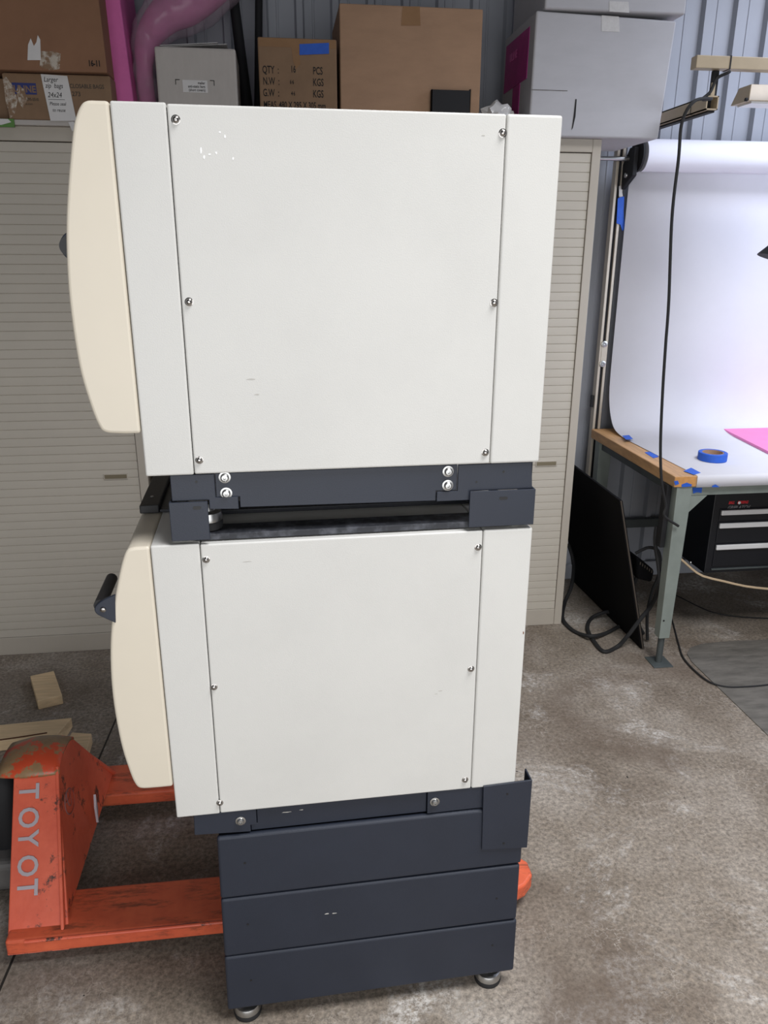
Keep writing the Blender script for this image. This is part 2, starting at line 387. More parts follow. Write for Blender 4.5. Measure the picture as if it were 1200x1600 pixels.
def patch(parent, x, z, w, h, m, name='scuff_mark', seed=1, y=0.0):
    rnd = random.Random(seed); pts = []
    for k in range(9):
        a = 2*math.pi*k/9; q = rnd.uniform(0.55, 1.0); pts.append((x+math.cos(a)*w*q, z+math.sin(a)*h*q))
    MB().prism(pts, 'y', y-0.0003, y+0.001).build(name, m, parent)
for k, (x, z, w_, h_) in enumerate([(0.172, 1.738, 0.0016, 0.006), (0.176, 1.729, 0.0020, 0.003), (0.184, 1.733, 0.002, 0.0016), (0.194, 1.735, 0.002, 0.0022), (0.208, 1.758, 0.0018, 0.003), (0.201, 1.763, 0.0018, 0.0014), (0.218, 1.728, 0.0016, 0.0024)]):
    patch(up, x, z, w_, h_, 'fleck', 'white_fleck', k)  # small irregular flecks, whiter than the enamel around them
patch(up, 0.228, 1.40, 0.010, 0.0012, 'scuff', seed=11); patch(up, 0.236, 1.375, 0.006, 0.001, 'scuff', seed=12); patch(up, 0.60, 1.768, 0.004, 0.0010, 'scuff', seed=13)
patch(lo, 0.560, 0.792, 0.006, 0.0010, 'scuff', seed=14); patch(lo, 0.552, 0.786, 0.004, 0.0008, 'scuff', seed=16); patch(lo, 0.7195, 0.905, 0.0014, 0.004, 'rust', 'rust_spot', 15); patch(lo, 0.206, 1.082, 0.010, 0.0008, 'scuff', seed=17)
# end bracket with bolt of the lower door handle
br = catmull2([(-0.022, 1.033), (-0.040, 1.026), (-0.054, 1.0165), (-0.0585, 1.008), (-0.055, 0.999), (-0.042, 0.990), (-0.026, 0.980)], 4)
hb = MB().prism(br, 'y', -0.002, 0.006).build('handle_bracket', 'navy', lo, bevel=0.0015)
MB().lathe((-0.044, -0.002, 1.008), (0, -1, 0), [(0.0052, 0), (0.005, 0.002), (0.0035, 0.0034), (0.0018, 0.0036), (0.0015, 0.002), (0, 0.002)], 16).build('bolt', 'chrome', hb, smooth=True)
br = catmull2([(-0.022, 1.628), (-0.036, 1.621), (-0.0435, 1.612), (-0.0455, 1.603), (-0.0435, 1.594), (-0.034, 1.583), (-0.020, 1.576)], 4)
MB().prism(br, 'y', 0.010, 0.018).build('handle_bracket', 'navy', up, bevel=0.0015)

def bolt(parent, x, z, y=0.0, r=0.0100):
    MB().lathe((x, y, z), (0, -1, 0), [(r, 0), (r, 0.0015), (r*0.72, 0.002), (r*0.68, 0.0055), (r*0.5, 0.0072), (r*0.26, 0.0074), (r*0.24, 0.0045), (0, 0.0045)], 24).build('bolt', 'zinc', parent, smooth=True)
def hole(parent, x, z, r=0.003, y=0.0, slot=0.0):
    if slot:
        pts = [(x+slot*math.copysign(1, math.cos(a))+r*math.cos(a), z+r*math.sin(a)) for a in [2*math.pi*(k+0.5)/16 for k in range(16)]]
        MB().prism(pts, 'y', y-0.0004, y+0.0008).build('slot_hole', 'black', parent)
    else:
        MB().lathe((x, y, z), (0, -1, 0), [(r, -0.0008), (r, 0.0004), (0, 0.0004)], 12).build('screw_hole', 'black', parent)

# ---- stacking frame between the two cabinets
sf = T('stacking_frame', 'navy steel stacking frame bolted between the two white cabinets', 'frame', (0.4, 0.35, 1.1205), frame=MACH)
ZB, ZT = 1.1205, 1.2415
MB().prism([(0.160, ZT), (0.580, ZT), (0.580, 1.1945), (0.5425, 1.1945), (0.5425, 1.176), (0.199, 1.1795), (0.199, 1.199), (0.160, 1.199)], 'y', 0.008, 0.045).build('side_beam', 'navy', sf, bevel=0.001)
MB().prism([(0.0865, ZT), (0.159, ZT), (0.159, 1.200), (0.1965, 1.200), (0.1965, 1.1775), (0.1475, 1.1795), (0.1475, 1.196), (0.0865, 1.196)], 'y', 0.005, 0.010).build('corner_plate', 'navy', sf, bevel=0.001)
MB().prism([(0.581, ZT), (0.7155, ZT), (0.7195, 1.192), (0.604, 1.192), (0.604, 1.1755), (0.5435, 1.1755), (0.5435, 1.1935), (0.581, 1.1935)], 'y', 0.005, 0.010).build('corner_plate', 'navy', sf, bevel=0.001)
MB().box(0.0815, 0.1455, -0.003, 0.001, 1.127, 1.196).box(0.0815, 0.085, 0.001, 0.09, 1.127, 1.196).build('skirt_plate', 'navy', sf, bevel=0.001)
MB().box(0.602, 0.7235, -0.003, 0.001, 1.126, 1.1935).box(0.720, 0.7235, 0.001, 0.09, 1.126, 1.1935).build('skirt_plate', 'navy', sf, bevel=0.001)
MB().box(0.0865, 0.0900, 0.010, DEP, 1.1960, ZT).build('front_cheek', 'navy_dark', sf, bevel=0.001)
MB().box(0.716, 0.7195, 0.010, DEP, 1.1960, ZT).build('rear_cheek', 'navy_dark', sf, bevel=0.001)
MB().box(0.0865, 0.7195, DEP-0.02, DEP-0.01, 1.176, ZT).build('far_beam', 'navy_dark', sf)
MB().box(0.120, 0.6900, 0.012, 0.064, 1.1205, 1.132).build('lower_rail_or_shade', 'dusty', sf, bevel=0.0015)
MB().box(0.120, 0.6900, 0.150, 0.205, 1.1205, 1.1290).build('lower_rail_or_shade', 'navy_dark', sf, bevel=0.0015)  # dark strip standing in for the shade beneath the upper frame
MB().box(0.120, 0.6900, DEP-0.06, DEP-0.01, 1.1205, 1.1290).build('lower_rail_or_shade', 'navy_dark', sf, bevel=0.0015)
fb = MB().box(0.004, 0.040, 0.175, DEP-0.02, 1.1205, 1.137).build('front_bar', 'black', sf, bevel=0.002)
MB().lathe((0.021, 0.23, 1.137), Z, [(0.004, 0), (0.003, 0.0015), (0, 0.0015)], 12).build('screw', 'zinc', fb)
MB().box(0.040, 0.0865, 0.180, DEP-0.02, 1.1205, 1.1260).build('front_bar_lip', 'navy_dark', sf, bevel=0.001)
for x, z in ((0.176, 1.2345), (0.177, 1.2065), (0.563, 1.2300), (0.563, 1.2045)): bolt(sf, x, z, 0.0075)
hole(sf, 0.1275, 1.1855, 0.003, -0.003, 0.004); hole(sf, 0.6640, 1.1790, 0.003, -0.003, 0.005)
hole(sf, 0.129, 1.229, 0.0022, 0.005); hole(sf, 0.664, 1.226, 0.0022, 0.005); hole(sf, 0.615, 1.209, 0.002, 0.005)
for k, (x, y) in enumerate(((0.140, 0.045), (0.660, 0.045), (0.140, DEP-0.06), (0.660, DEP-0.06))):
    ft = MB().lathe((x, y, 1.1345), Z, [(0.026, 0), (0.0265, 0.010), (0.024, 0.014), (0.010, 0.014)], 28).build('levelling_foot', 'rubber', sf, smooth=True)
    MB().lathe((x, y, 1.1485), Z, [(0.0255, 0), (0.026, 0.006), (0.024, 0.015), (0.014, 0.018), (0.010, 0.030), (0, 0.030)], 28).build('foot_cup', 'zinc', ft, smooth=True)

# ---- base stand on the floor
bs = T('base_stand', 'navy steel base stand of three stacked panels on levelling feet, standing on the floor', 'stand', (0.4, 0.3, 0), frame=MACH)
BD = 0.66
def side_plates(y0, y1):
    for (zl, zh, xa, xb) in ((0.042, 0.1905, 0.1115, 0.7515), (0.1925, 0.3440, 0.1135, 0.7490), (0.3460, 0.4980, 0.1150, 0.7500)):
        m = MB().prism([(xa, zl), (xb, zl+0.004), (xb-0.001, zh+0.002), (xa+0.0015, zh)], 'y', y0, y1).build('side_panel', 'navy', bs, bevel=0.0055, seg=3)
side_plates(0.0, 0.014); side_plates(BD-0.014, BD)
MB().box(0.118, 0.745, 0.012, 0.018, 0.06, 0.49).build('liner', 'black', bs)
MB().box(0.120, 0.655, 0.014, BD-0.014, 0.485, 0.496).build('top_plate', 'navy_dark', bs)
MB().box(0.735, 0.748, 0.016, BD-0.016, 0.120, 0.497).build('rear_plate', 'navy', bs)
for x in (0.135, 0.705):
    for y in (0.022, BD-0.052): MB().box(x, x+0.03, y, y+0.03, 0.04, 0.485).build('corner_post', 'navy_dark', bs, bevel=0.002)
MB().prism([(0.197, 0.5555), (0.540, 0.5555), (0.540, 0.5025), (0.1845, 0.5010), (0.1845, 0.517), (0.197, 0.517)], 'y', 0.010, 0.045).build('side_beam', 'navy', bs, bevel=0.001)
MB().prism([(0.0765, 0.5555), (0.196, 0.5555), (0.196, 0.5185), (0.1835, 0.5185), (0.1835, 0.503), (0.0745, 0.508)], 'y', 0.004, 0.012).build('corner_plate', 'navy', bs, bevel=0.001)
MB().prism([(0.541, 0.5555), (0.664, 0.5555), (0.664, 0.5035), (0.541, 0.5020)], 'y', 0.004, 0.012).build('corner_plate', 'navy', bs, bevel=0.001)
MB().box(0.0745, 0.079, 0.012, BD, 0.508, 0.5555).build('front_cheek', 'navy_dark', bs)
MB().box(0.079, 0.664, BD-0.04, BD-0.01, 0.500, 0.5555).build('far_beam', 'navy_dark', bs)
for x in (0.12, 0.60): MB().box(x, x+0.035, 0.045, BD-0.04, 0.4975, 0.5555).build('cross_rail', 'navy_dark', bs)
MB().prism([(0.6555, 0.562), (0.7590, 0.566), (0.7590, 0.3945), (0.6590, 0.4015)], 'y', -0.0045, -0.0005).prism([(0.7555, 0.566), (0.7590, 0.566), (0.7590, 0.400), (0.7555, 0.400)], 'y', 0.0, 0.035).build('skirt_plate', 'navy', bs, bevel=0.001)
bolt(bs, 0.165, 0.532, 0.0035); bolt(bs, 0.556, 0.531, 0.0035)
for x, z, yy in ((0.168, 0.431, 0), (0.166, 0.273, 0), (0.165, 0.120, 0), (0.700, 0.262, 0), (0.697, 0.130, 0), (0.706, 0.413, -0.0045), (0.707, 0.538, -0.0045)): hole(bs, x, z, 0.0026, yy)
patch(bs, 0.330, 0.276, 0.006, 0.0016, 'scuff', 'scuff_mark', 21); patch(bs, 0.345, 0.275, 0.006, 0.0014, 'scuff', 'scuff_mark', 22)
patch(bs, 0.255, 0.536, 0.012, 0.0012, 'scuff', 'scuff_mark', 24, 0.010); patch(bs, 0.285, 0.538, 0.005, 0.001, 'scuff', 'scuff_mark', 25, 0.010)
for k, (x, y) in enumerate(((0.152, 0.030), (0.700, 0.030), (0.152, BD-0.035), (0.700, BD-0.035))):
    ft = MB().lathe((x, y, 0), Z, [(0.030, 0), (0.031, 0.008), (0.029, 0.013), (0.010, 0.013)], 28).build('levelling_foot', 'rubber', bs, smooth=True)
    MB().lathe((x, y, 0.013), Z, [(0.030, 0), (0.0300, 0.010), (0.0275, 0.015), (0.012, 0.018), (0.008, 0.030), (0, 0.030)], 28).build('foot_cup', 'zinc', ft, smooth=True)

# ================================================================== PALLET JACK
pj = T('pallet_jack', 'worn orange pallet jack with its forks run under the navy base stand', 'pallet jack', (-0.35, 0.53, 0))
def fork(y0, y1, name='fork'):
    zt, zb = 0.085, 0.042
    out = [(-0.405, y0), (-0.405, y1), (0.80, y1), (0.840, y1-0.02), (0.868, y1-0.050), (0.868, y0+0.050), (0.840, y0+0.02), (0.80, y0)]
    f = MB().prism(out, 'z', zb, zt).build(name, 'orange_fork', pj, bevel=0.007, seg=3)
    MB().cyl((0.70, y0+0.03, 0.035), (0.70, y1-0.03, 0.035), 0.034, 20).build('load_roller', 'rubber', f, smooth=True)
    return f
f1 = fork(0.205, 0.350); f2 = fork(0.705, 0.848)
MB().tube([(-0.36, 0.2035, 0.0815), (0.80, 0.2035, 0.0815)], 0.004, 8).build('weld_ridge', 'orange', f1, smooth=True)
# A-shaped bulkhead: near flange, far flange, plate facing the forks
zb = 0.043
nb, nt_ = (0.205, zb), (0.455, 0.352)
nm = (0.235, 0.090)
def xo(z): return -0.405-0.018*(z-zb)/0.31          # outer edge leans back
def xi(z): return -0.272-0.045*(z-zb)/0.31          # inner edge, at the fork side
def flange(side, name):
    def yy(y): return y if side > 0 else 1.053-y
    th = 0.010
    A = [(xo(nb[1]), yy(nb[0]), nb[1]), (xi(nb[1])+0.008, yy(nb[0]), nb[1]), (xi(nt_[1]), yy(nt_[0]), nt_[1]), (xo(nt_[1]), yy(nt_[0]), nt_[1])]
    nrm = 0.010*side
    B = [(p[0], p[1]+nrm*1.6, p[2]-0.0) for p in A]
    return MB().hull(A, B).build(name, 'orange', pj, bevel=0.003)
fl = flange(1, 'side_flange'); flange(-1, 'side_flange')
zz = 0.352
A = [(xi(0.09)+0.002, 0.222, 0.086), (xi(0.09)+0.002, 0.808, 0.086), (xi(zz)+0.001, 0.590, zz+0.014), (xi(zz)+0.001, 0.462, zz+0.014)]
B = [(p[0]-0.008, p[1], p[2]) for p in A]
bk = MB().hull(A, B).build('bulkhead', 'orange', pj, bevel=0.002)
# domed cap over the apex
cap = MB(); rows = []
nU, nV = 22, 8
for i in range(nU+1):
    a = math.pi*i/nU; row = []
    for j in range(nV+1):
        v = j/nV
        xx = xi(zz)+0.004-v*0.150
        bulge = math.sin(math.pi*min(1, 0.10+v*0.9))
        ry = 0.072+0.010*bulge; rz = 0.022+0.018*bulge
        row.append(cap.b.verts.new((xx, 0.528-math.cos(a)*ry, zz-0.002+math.sin(a)*rz)))
    rows.append(row)
for i in range(nU):
    for j in range(nV): cap.b.faces.new((rows[i][j], rows[i+1][j], rows[i+1][j+1], rows[i][j+1]))
co = cap.build('top_cap', 'worn_cap', pj, smooth=True)
sm = co.modifiers.new('solid', 'SOLIDIFY'); sm.thickness = 0.008
# text direction runs down the flange
dn = (Vector((0, nb[0], nb[1]))-Vector((0, nt_[0], nt_[1]))).normalized()
top = Vector((-0.405, nt_[0], nt_[1])); dn3 = Vector((0.016/0.40*1.0, dn.y, dn.z)).normalized()
for k, ch in enumerate('TOYOT'):
    o_ = top+dn3*(0.020+k*0.0545)
    n3 = Vector((0, dn.z, -dn.y))
    if n3.y > 0: n3 = -n3
    words(ch, 'lettering', 'decal', fl, o_+n3*0.0016+Vector((0.001*k-0.001, 0, 0)), dn3, X, 0.066, 0.0004, squash=0.92, bold=0.0012)
# faded emblem of ovals on the bulkhead
def oval(cy, cz, ry, rz, rr=0.0016):
    pts = []
    for k in range(29):
        a = 2*math.pi*k/28; z_ = cz+rz*math.sin(a)
        pts.append((xi(z_)+0.0036, cy+ry*math.cos(a), z_))
    return MB().tube(pts, rr, 6, flat=0.3)
for e in ((0.46, 0.262, 0.036, 0.029), (0.46, 0.270, 0.012, 0.020), (0.46, 0.280, 0.026, 0.010)): oval(*e).build('emblem', 'decal_soft', bk)
# hydraulic pump on the far side of the cap
MB().lathe((-0.475, 0.50, 0.10), Z, [(0.044, 0), (0.050, 0.02), (0.050, 0.17), (0.042, 0.215), (0.028, 0.235)], 28).build('pump', 'soft_black', pj, smooth=True)
MB().box(-0.530, -0.412, 0.40, 0.60, 0.045, 0.135).build('pump_housing', 'tank', pj, bevel=0.02, seg=4)
for yy in (0.485, 0.575): MB().cyl((-0.495, yy-0.03, 0.052), (-0.495, yy+0.02, 0.052), 0.052, 28).build('steer_wheel', 'rubber', pj, bevel=0.006)
# push rod strap seen beside the bulkhead
MB().prism([(0.545, 0.12), (0.557, 0.16), (0.553, 0.205), (0.543, 0.17)], 'x', -0.268, -0.262).build('torn_label', 'decal', pj)

# ================================================================== LUMBER OFFCUTS
def lumber(label, quad_, z1, tag_=None):
    c = sum((Vector(p) for p in quad_), Vector())/4
    o = MB().hull([(p[0], p[1], 0.0) for p in quad_], [(p[0], p[1], z1) for p in quad_]).build('lumber_offcut', 'wood', None, bevel=0.0025, org=(c.x, c.y, 0))
    return tag(o, label, 'wood block', None)
def P(px, py, z): q = at(px, py, z=z); return (q.x, q.y, z)
w1 = lumber('short pine block lying alone near the greige cabinet foot', [P(47, 1056, .038), P(84, 1048, .038), P(97, 1086, .038), P(58, 1095, .038)], 0.038)
for k in range(2): pass
w2 = T('lumber_offcut', 'long split pine board running out of the left edge behind the pallet jack', 'wood block', (-0.75, 1.13, 0))
MB().hull([(-1.10, 1.165, 0), (-0.500, 1.205, 0), (-0.508, 1.105, 0), (-1.10, 1.055, 0)], [(-1.10, 1.165, 0.038), (-0.500, 1.205, 0.038), (-0.525, 1.105, 0.038), (-1.10, 1.060, 0.038)]).build('board', 'wood', w2, bevel=0.003)
MB().tube(spline([(-0.95, 1.080, 0.0378), (-0.80, 1.100, 0.0378), (-0.70, 1.098, 0.0378), (-0.56, 1.120, 0.0378)], 4), 0.005, 6, flat=0.15).build('split', 'crack', w2)
w3 = lumber('pine block poking out behind the apex of the pallet jack', [P(143, 1146, .038), P(112, 1144, .038), P(84, 1200, .038), P(128, 1200, .038)], 0.038)

# ================================================================== TAMBOUR CABINETS
CY, CD, CH = 1.7675, 0.44, 1.992
def cabinet(x0, x1, label):
    t = T('tambour_cabinet', label, 'cabinet', ((x0+x1)/2, CY, 0), 'tambour door storage cabinets')
    MB().box(x0, x0+0.034, CY, CY+CD, 0, CH).build('side_wall', 'cab_frame', t, bevel=0.002)
    MB().box(x1-0.034, x1, CY, CY+CD, 0, CH).build('side_wall', 'cab_frame', t, bevel=0.002)
    MB().box(x0+0.0345, x1-0.0345, CY, CY+CD, CH-0.045, CH).build('top', 'cab_frame', t, bevel=0.002)
    MB().box(x0+0.0345, x1-0.0345, CY+0.002, CY+CD, 0, 0.078).build('plinth', 'cab_frame', t, bevel=0.002)
    MB().box(x0+0.0345, x1-0.0345, CY+CD-0.012, CY+CD, 0.08, CH-0.046).build('back', 'cab_frame', t)
    pr = [(CY+0.020, 0.080)]; n = 55; zt = CH-0.0465; p = (zt-0.115)/n
    pr += [(CY+0.004, 0.080), (CY+0.004, 0.112), (CY+0.0095, 0.113), (CY+0.0095, 0.115)]
    for k in range(n):
        z_ = 0.115+k*p
        pr += [(CY+0.0085, z_), (CY+0.0058, z_+0.0012), (CY+0.0055, z_+p*0.5), (CY+0.0058, z_+p-0.0022), (CY+0.0085, z_+p-0.0010)]
    pr += [(CY+0.020, zt)]
    d = MB().prism(pr, 'x', x0+0.036, x1-0.036).build('tambour_door', 'cab', t)
    hx = x1-0.076
    MB().box(hx-0.092, hx, CY+0.002, CY+0.0056, 0.741, 0.765).build('pull_frame', 'cab_frame', d, bevel=0.001)
    MB().box(hx-0.088, hx-0.004, CY+0.0008, CY+0.003, 0.745, 0.761).build('pull_recess', M['pull'], d, bevel=0.001)
    return t
M['pull'] = mat('recessed_pull', srgb(120, 110, 88), 0.6)
cabinet(-1.150, -0.262, 'greige tambour door cabinet left of the white cabinets, holding up the taped brown boxes')
cabinet(-0.236, 0.618, 'greige tambour door cabinet mostly hidden directly behind the stacked white cabinets')
cabinet(0.632, 1.486, 'greige tambour door cabinet right of the white cabinets, holding up the large white boxes')

# ================================================================== BOXES ON THE CABINETS
def carton(name, label, x0, x1, y0, y1, z0, z1, m, cat='box', seam=True, tilt=0.0, bev=0.004):
    t = T(name, label, cat, ((x0+x1)/2, y0, z0))
    MB().box(x0, x1, y0, y1, z0, z1).build('carton_body', m, t, bevel=bev)
    return t
CT = CH+0.0005
# left pile
g1 = tag(MB().box(-1.05, -0.265, 1.745, 2.16, CT, 2.0085).build('flat_carton', 'card_grey', None, bevel=0.001, org=(-0.65, 1.745, CT)), 'thin grey flattened carton lying under the clear-taped brown box', 'flattened box')
g2 = T('folded_leaflet', 'green and white folded leaflet poking out at the far left cabinet top', 'leaflet', (-0.62, 1.735, CT))
MB().prism([(-0.75, 2.0090), (-0.5795, 2.0090), (-0.5795, 1.984), (-0.75, 1.984)], 'y', 1.738, 1.7435).build('green_cover', 'green', g2)
MB().prism([(-0.75, 2.0085), (-0.597, 2.0080), (-0.588, 1.999), (-0.62, 1.990), (-0.75, 1.986)], 'y', 1.7355, 1.738).build('white_page', 'paper', g2)
g3 = tag(MB().prism([(-0.405, 2.003), (-0.388, 2.006), (-0.380, 1.982), (-0.396, 1.976)], 'y', 1.738, 1.742).build('paper_slip', 'paper', None, org=(-0.39, 1.740, 1.976)), 'small white paper slip between thin grey carton and cream door', 'paper')
lb = T('zip_bag_carton', 'brown clear-taped box with a blue print block and handwritten note', 'box', (-0.43, 1.74, 2.009))
BZ0, BZ1 = 2.009, 2.147
MB().box(-0.596, -0.256, 1.742, 2.13, BZ0, BZ1).build('carton_body', 'card_dark', lb, bevel=0.004)
MB().prism([(-0.598, BZ1-0.005), (-0.594, BZ1-0.002), (-0.570, 2.110), (-0.560, 2.066), (-0.576, 2.022), (-0.590, 2.012), (-0.598, 2.060)], 'y', 1.7412, 1.7422).build('shiny_tape', 'film', lb)
MB().prism([(-0.552, 2.112), (-0.534, 2.098), (-0.528, 2.070), (-0.545, 2.040), (-0.556, 2.058), (-0.560, 2.092)], 'y', 1.7408, 1.7413).build('shiny_tape', 'film', lb)
nl = MB().box(-0.572, -0.496, 1.7413, 1.7420, 2.084, 2.118).build('blue_block', 'label_blue', lb)
words('ULINE', 'lettering', 'card_dark', nl, (-0.568, 1.7410, 2.0905), X, Z, 0.028, 0.0002, squash=0.92, bold=0.0008)
words('1-800-295-5510', 'lettering', 'ink_soft', lb, (-0.556, 1.7414, 2.0655), X, Z, 0.0125, 0.0002, squash=0.78, bold=0.0002)
words('uline.com', 'lettering', 'ink_soft', lb, (-0.548, 1.7414, 2.0530), X, Z, 0.0100, 0.0002, squash=0.9)
words('CLOSABLE BAGS', 'lettering', 'ink_soft', lb, (-0.389, 1.7414, 2.1070), X, Z, 0.0175, 0.0002, squash=0.86, bold=0.0003)
words('273', 'lettering', 'ink_soft', lb, (-0.384, 1.7414, 2.0830), X, Z, 0.019, 0.0002, bold=0.0003)
nt2 = MB().hull([(-0.476, 1.7385, 2.145), (-0.392, 1.7385, 2.142), (-0.378, 1.7385, 2.008), (-0.462, 1.7385, 2.006)], [(-0.476, 1.7395, 2.145), (-0.392, 1.7395, 2.142), (-0.378, 1.7395, 2.008), (-0.462, 1.7395, 2.006)]).build('handwritten_note', 'paper', lb)
for txt, x, z, s_ in (('Larger', -0.469, 2.123, 0.021), ('zip  bags', -0.466, 2.105, 0.020), ('24x24', -0.462, 2.077, 0.022), ('Please seal', -0.459, 2.053, 0.015), ('to reuse', -0.452, 2.034, 0.015)):
    words(txt, 'lettering', 'ink', nt2, (x, 1.7382, z), (1, 0, 0.0), Z, s_, 0.0002, squash=0.82, shear=0.25)
MB().box(-0.461, -0.408, 1.7378, 1.7384, 2.0702, 2.0712).build('underline', 'ink', nt2)
bb = T('brown_carton', 'large brown box with a torn white sticker at top left', 'box', (-0.62, 1.72, 2.148))
MB().hull([(-1.08, 1.715, 2.150), (-0.258, 1.715, 2.150), (-0.258, 2.16, 2.150), (-1.08, 2.16, 2.150)], [(-1.08, 1.715, 2.60), (-0.268, 1.715, 2.60), (-0.268, 2.16, 2.60), (-1.08, 2.16, 2.60)]).build('carton_body', 'card_umber', bb, bevel=0.004)
tw = [at(*q, y=1.715) for q in ((43, 94), (44, 70), (48, 60), (53, 72), (57, 66), (59, 55), (63, 62), (64, 94))]
MB().prism([(q.x, q.z) for q in tw], 'y', 1.7140, 1.7152).build('torn_sticker', 'paper', bb)
tw = [at(*q, y=1.715) for q in ((64, 80), (82, 80), (95, 84), (93, 108), (78, 110), (62, 104))]
MB().prism([(q.x, q.z) for q in tw], 'y', 1.7142, 1.7152).build('shiny_tape', 'film', bb)
q = at(138, 103, y=1.714); words('16-11', 'lettering', 'ink', bb, (q.x, 1.7144, q.z), X, Z, 0.024, 0.0002, squash=0.72, bold=0.0008)
c2 = tag(MB().box(-1.02, -0.612, 1.80, 2.15, 2.009, 2.140).build('brown_carton', 'card_dark', None, bevel=0.004, org=(-0.85, 1.80, 2.009)), 'plain brown box cut off by the left edge beside the clear-taped box', 'box')

# pink foam and bagged roll
pf = tag(MB().hull([(-0.2530, 1.835, CT), (-0.195, 1.835, CT), (-0.195, 2.190, CT), (-0.2530, 2.190, CT)], [(-0.300, 1.835, 2.72), (-0.232, 1.835, 2.72), (-0.232, 2.190, 2.72), (-0.300, 2.190, 2.72)]).build('foam_slab', 'pink', None, bevel=0.006, org=(-0.26, 2.0, CT)), 'tall pink foam slab standing upright beside the large brown box', 'foam sheet')
pr_ = T('bagged_foam_roll', 'pink foam roll in a clear bag, slumped over behind the small grey-white box', 'foam roll', (-0.14, 1.93, CT))
path = spline([(-0.155, 1.93, CT+0.002), (-0.165, 1.93, 2.10), (-0.168, 1.93, 2.20), (-0.150, 1.945, 2.30), (-0.085, 1.945, 2.375), (0.010, 1.955, 2.43), (0.100, 1.96, 2.50), (0.16, 1.97, 2.58)], 6)
n = len(path)
rad = [0.040+0.055*max(0, min(1, (i/n-0.30)/0.35)) for i in range(n)]
MB().tube(path, [r*0.78 for r in rad], 20, flat=0.9).build('foam_core', 'pink_dull', pr_, smooth=True)
bagm = MB().tube(path, rad, 40)
rnd = random.Random(5)
for v in bagm.b.verts:
    v.co += Vector((math.sin(v.co.z*70+v.co.y*60), math.sin(v.co.x*80+v.co.z*30), math.sin(v.co.x*60+v.co.y*70)))*0.0040
bagm.build('clear_bag', 'bag', pr_, smooth=True)

# small off-white box with label
sb = carton('small_carton', 'small grey-white box with a narrow printed label, leaning pink roll behind it', -0.112, 0.160, 1.80, 2.06, CT, 2.252, 'card_grey', bev=0.007)
q = at(305, 135, y=1.799)
lab = MB().box(q.x-0.042, q.x+0.042, 1.7985, 1.7998, q.z-0.019, q.z+0.019).build('paper_label', 'paper', sb)
for i, tx in enumerate(('mailer', 'anti-static bags', '(short covers)')): words(tx, 'lettering', 'ink', lab, (q.x+0.034, 1.7984, q.z+0.007-0.011*i), X, Z, 0.0115, 0.0001, squash=0.85, align='RIGHT', bold=0.0002)
for sx in (-1, 1):
    MB().box(*sorted((q.x+sx*0.066, q.x+sx*0.064)), 1.7988, 1.8002, q.z+0.004, q.z+0.020).box(*sorted((q.x+sx*0.066, q.x+sx*0.051)), 1.7988, 1.8002, q.z+0.0185, q.z+0.0205).build('corner_mark', 'ink', sb)
ps = MB().box(-0.09, 0.13, 1.83, 2.03, 2.2545, 2.2560).box(-0.095, 0.10, 1.82, 2.00, 2.2565, 2.2580)
for v in ps.b.verts: v.co.z += 0.008*math.sin(v.co.x*12)+0.008
tag(ps.build('film_sheet', 'tape_white', None, org=(0.02, 1.83, 2.2545)), 'clear crumpled plastic sheet draped on the small grey-white box', 'plastic sheet')

# black light-stand poles
def pole(label, p0, p1, r0, r1):
    p0 = Vector(p0); p1 = Vector(p1)
    t = T('equipment_pole', label, 'pole', tuple(p0))
    MB().tube([p0, p0.lerp(p1, 0.5), p1], [r0, (r0+r1)/2, r1], 16).build('shaft', 'soft_black', t, smooth=True)
    MB().lathe(p0, Z, [(r0*1.15, 0), (r0*1.15, 0.02), (r0, 0.022)], 16).build('foot_cap', 'rubber', t)
pole('leaning black pole, the thicker one, right of the small grey-white box', (0.192, 2.125, CT), (0.128, 2.15, 2.75), 0.024, 0.015)
pole('upright slim black pole between the leaning pole and the printed box', (0.214, 2.188, CT), (0.256, 2.195, 2.75), 0.015, 0.014)

# box with printed quantities
qb = carton('quantity_carton', 'brown box printed with quantity and weight lines, blue tape on it', 0.236, 0.508, 1.80, 2.12, CT, 2.291, 'card_dark', bev=0.005)
for txt, px, py, s_ in (('QTY  :', 410, 114, 0.033), ('16', 454, 113, 0.030), ('PCS', 489, 116, 0.033), ('N.W  :', 411, 132, 0.033), ('6·6', 453, 131, 0.018), ('KGS', 489, 134, 0.033), ('G.W  :', 411, 150, 0.033), ('4·6', 455, 149, 0.018), ('KGS', 489, 152, 0.033), ('MEAS. 480 X 295 X 305 mm', 412, 168, 0.030)):
    q = at(px, py, y=1.799); words(txt, 'lettering', 'ink', qb, (q.x, 1.7995, q.z), X, Z, s_, 0.0002, squash=0.62, bold=0.0004)
q = [at(*p_, y=1.799) for p_ in ((468, 69), (514, 67), (514, 84), (468, 86))]
tag(MB().prism([(v.x, v.z) for v in q], 'y', 1.7978, 1.7996).build('tape_strip', 'blue_tape', None, org=(q[0].x, 1.799, q[0].z)), 'blue tape strip stuck on the printed brown quantity box', 'tape')
q = [at(*p_, y=1.799) for p_ in ((454, 62), (468, 62), (469, 100), (463, 108), (458, 96))]
MB().prism([(v.x, v.z) for v in q], 'y', 1.7992, 1.8002).build('shiny_tape', 'tape_clear', qb)
MB().box(0.240, 0.505, 1.7994, 1.8002, 2.262, 2.288).build('shiny_tape', 'tape_clear', qb)
